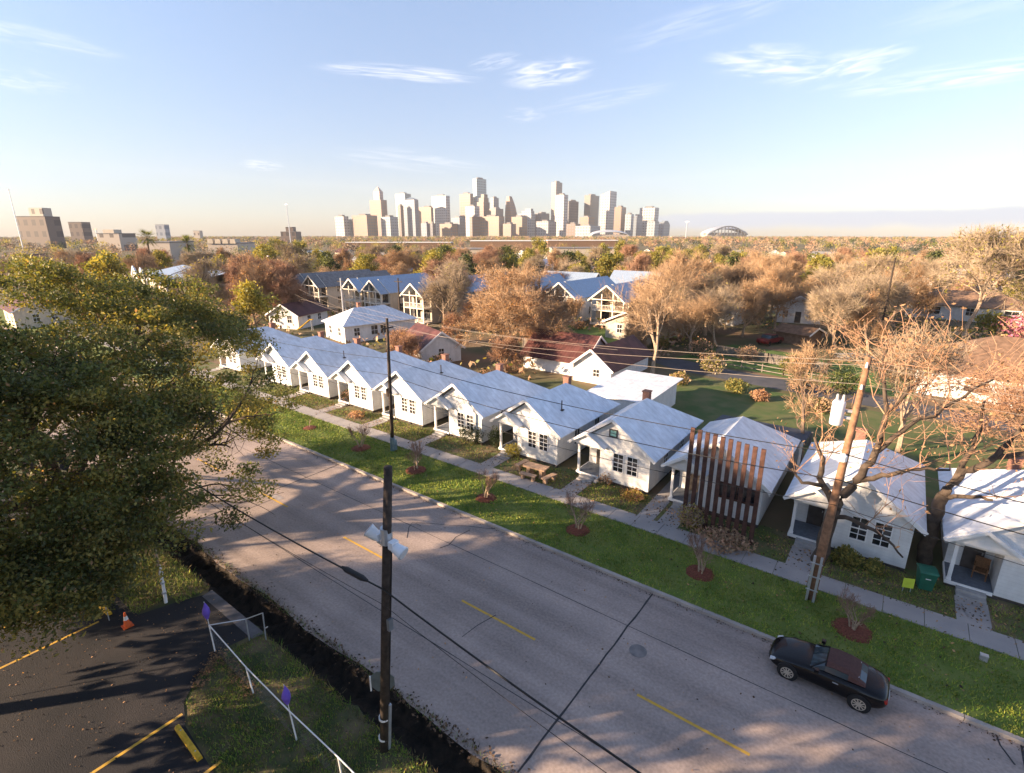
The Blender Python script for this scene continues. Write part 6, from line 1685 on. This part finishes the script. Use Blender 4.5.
# small houses scattered among the trees farther back
hw = ['pale', 'cream', 'white', 'tan-walled']; ROOFS = [(TANROOF, 'tan'), (GREYROOF, 'grey'), (ROOF, 'pale metal'), (REDROOF, 'maroon')]
rgH = random.Random(5); hs = []; tries = 0
hproto = {}
while len(hs) < 74 and tries < 9000:
    tries += 1
    a = math.radians(36.6 + rgH.uniform(-44, 44)); dd = math.sqrt(rgH.uniform(112 ** 2, 430 ** 2)); x, y = -math.sin(a) * dd, math.cos(a) * dd
    if blocked(x, y, 8) or any((x - u) ** 2 + (y - v) ** 2 < 20 ** 2 for u, v in hs): continue
    hs.append((x, y))
hc = {}
for x, y in hs:
    px, _ = PX(x, y); rm = rgH.choice(ROOFS); wi = rgH.randrange(3); dd = math.hypot(x, y)
    sec = next((q[2] for q in SECT if q[0] <= px < q[1]), SECT[-1][2] if px > 500 else SECT[0][2])
    hc.setdefault((rm[1], hw[wi], sec, dd > 260), []).append((px, x, y, rm[0], wi))
for (rn, wn_, sec, isfar), lst in hc.items():
    lst.sort()
    for i, (px, x, y, rm, wi) in enumerate(lst):
        lab = 'small %s house, %s roof, %s trees %s%s' % (wn_, rn, 'far' if isfar else 'nearer', sec, '' if len(lst) == 1 else ', ' + ORD[i])
        key = (rn, wi)
        if key not in hproto: hproto[key] = o = gable_house(lab, (x, y), rgH.choice((0, 90)) * math.pi / 180, 8.5, 12, 3.2, 5.6, [WHITE, CREAM, WHITE][wi], rm, front=W2, right=[(3, 1, 1, 1.2), (8, 1, 1, 1.2)], left=[(3, 1, 1, 1.2), (8, 1, 1, 1.2)], group='small houses among the trees')
        else: o = dup(hproto[key], (x, y, VZ), R(rgH.choice((0, 90, 4, 86))), lab)

# ---------------------------------------------------------------- grass, leaf litter
def blades(poly_pts, h, w, name, mats, seed):
    rng = np.random.default_rng(seed); n = len(poly_pts); a = rng.random(n) * 6.28; hh = h * rng.uniform(.5, 1.4, n)
    d = np.stack([np.cos(a), np.sin(a), np.zeros(n)], 1); tip = poly_pts + np.stack([rng.normal(0, .4, n) * hh, rng.normal(0, .4, n) * hh, hh], 1)
    V = np.stack([poly_pts - d * w, poly_pts + d * w, tip + d * w * .25, tip - d * w * .25], 1)
    tag(link(name, quad_mesh(name, V, mats, rng.integers(0, len(mats), n))), kind='stuff')


GR1 = mat('grass_blade', (.135, .225, .024), .7, var=.3, scale=.8, obj=False); GR2 = mat('grass_blade_yellow', (.29, .31, .045), .7, var=.3, scale=.8, obj=False); GR3 = mat('grass_blade_dry', (.20, .16, .07), .8, var=.3, scale=.8, obj=False)
rg3 = np.random.default_rng(4)
n = 80000; P = np.stack([rg3.uniform(-62, 13, n), rg3.uniform(21.21, 25.92, n), np.full(n, VZ)], 1); P = P[np.sin(P[:, 0] * .9 + 2 * np.sin(P[:, 1])) * np.cos(P[:, 1] * 1.7 + P[:, 0] * .31) + rg3.normal(0, .5, len(P)) > -.75]; blades(P, .075, .022, 'grass', [GR1, GR2], 1)
n = 36000; P = np.stack([rg3.uniform(-62, 13, n), rg3.uniform(27.25, 29.8, n), np.full(n, VZ)], 1)
nzv = np.sin(P[:, 0] * 1.1) * np.cos(P[:, 1] * 1.9) + np.sin(P[:, 0] * .37 + 1) + rg3.normal(0, .4, n)
keep = (nzv > -.45) & ~np.any([np.abs(P[:, 0] - (x - 1.7)) < .68 for x in HX], 0) & ~((P[:, 0] > -10.9) & (P[:, 0] < -9.7)); blades(P[keep], .09, .02, 'grass', [GR1, GR2, GR3], 2)
n = 42000; P = np.stack([rg3.uniform(-20, -3, n), rg3.uniform(3.5, 8.6, n), np.full(n, .01)], 1)
edge = np.interp(P[:, 0], [-20, -19.5, -18.7, -17.6, -15, -11, -3], [6.9, 5.8, 5.0, 4.65, 4.45, 4.25, 4.2])
nzv = np.sin(P[:, 0] * 1.7 + P[:, 1]) * np.cos(P[:, 1] * 1.3 - P[:, 0] * .6) + rg3.normal(0, .55, n)
keep = (P[:, 1] > edge + .05) & (nzv > -.35) & (P[:, 0] > -19.8); blades(P[keep], .085, .014, 'grass', [GR1, GR2, GR3, GR1], 3)
n = 14000; P = np.stack([rg3.uniform(-45, -24.6, n), rg3.uniform(5.7, 8.6, n), np.full(n, .01)], 1); P = P[~((P[:, 0] > -25.4) & (P[:, 1] < 7.2))]; blades(P, .12, .016, 'grass', [GR1, GR2, GR3], 4)


n = 9000; P = np.stack([rg3.uniform(-45, 10, n), np.where(rg3.random(n) < .55, rg3.normal(8.5, .10, n), rg3.normal(9.95, .07, n)), np.full(n, -.06)], 1); P = P[~((P[:, 0] > -24.5) & (P[:, 0] < -19.6) & (P[:, 1] < 9))]; blades(P, .16, .014, 'grass', [GR3, GR1, GR3, mat('dead_weed', (.09, .06, .035), .9, var=.3)], 5)


def litter(xs, ys, z, size, mats, name, seed):
    rng = np.random.default_rng(seed); n = len(xs); C = np.stack([xs, ys, np.full(n, z) + rng.random(n) * .03], 1)
    a = rng.random(n) * 6.28; s = size * rng.uniform(.5, 1.5, n); u = np.stack([np.cos(a) * s, np.sin(a) * s, rng.normal(0, .3, n) * s], 1); v = np.stack([-np.sin(a) * s * .6, np.cos(a) * s * .6, rng.normal(0, .3, n) * s], 1)
    tag(link(name, quad_mesh(name, np.stack([C - u, C - v, C + u, C + v], 1), mats, rng.integers(0, len(mats), n))), kind='stuff')


LIT = [LEAF_TAN, mat('dry_brown_leaf', (.13, .075, .04), .9, var=.4), mat('dark_brown_leaf', (.05, .032, .02), .9, var=.4)]
litter(rg3.uniform(-50, 12, 6000), np.clip(rg3.normal(28.6, 1.0, 6000), 27.1, 30.4), VZ + .02, .055, LIT, 'fallen_leaves', 1)
litter(rg3.uniform(-60, 12, 1100), rg3.uniform(21.4, 27.2, 1100), VZ + .05, .05, LIT, 'fallen_leaves', 2)
litter(rg3.uniform(-45, 10, 1900), rg3.normal(9.9, .22, 1900), .012, .05, LIT[1:], 'fallen_leaves', 3)
litter(rg3.uniform(-40, -5, 2200), rg3.uniform(.5, 8.4, 2200), .035, .03, LIT, 'fallen_leaves', 4)
litter(rg3.uniform(-50, 10, 500), rg3.uniform(10, 21, 500), .012, .035, LIT, 'fallen_leaves', 5)
litter(rg3.uniform(-60, 12, 1300), KERB_Y - np.abs(rg3.normal(0, .16, 1300)), .012, .035, LIT[1:], 'fallen_leaves', 7)
n = 900; tpar = rg3.random(n); litter(np.interp(tpar, [0, .35, 1], [-19.0, -20.1, -17.0]) + rg3.normal(0, .16, n), np.interp(tpar, [0, .35, 1], [5.6, 6.9, 6.75]) + rg3.normal(0, .14, n), .03, .05, LIT[:2], 'fallen_leaves', 6)

# ---------------------------------------------------------------- the air: thin haze out to the skyline
hm = bpy.data.materials.new('thin_haze'); hm.use_nodes = True; hn, hl = hm.node_tree.nodes, hm.node_tree.links; hn.clear()
ho = hn.new('ShaderNodeOutputMaterial'); hv = hn.new('ShaderNodeVolumePrincipled'); hv.inputs['Color'].default_value = (.93, .93, .96, 1); hv.inputs['Density'].default_value = .00006; hv.inputs['Anisotropy'].default_value = 0.0
hl.new(hv.outputs[0], ho.inputs['Volume'])
b = MB(); b.box(-3900, -3900, -2, 3900, 3900, 400); tag(b.build('haze', hm), kind='stuff')
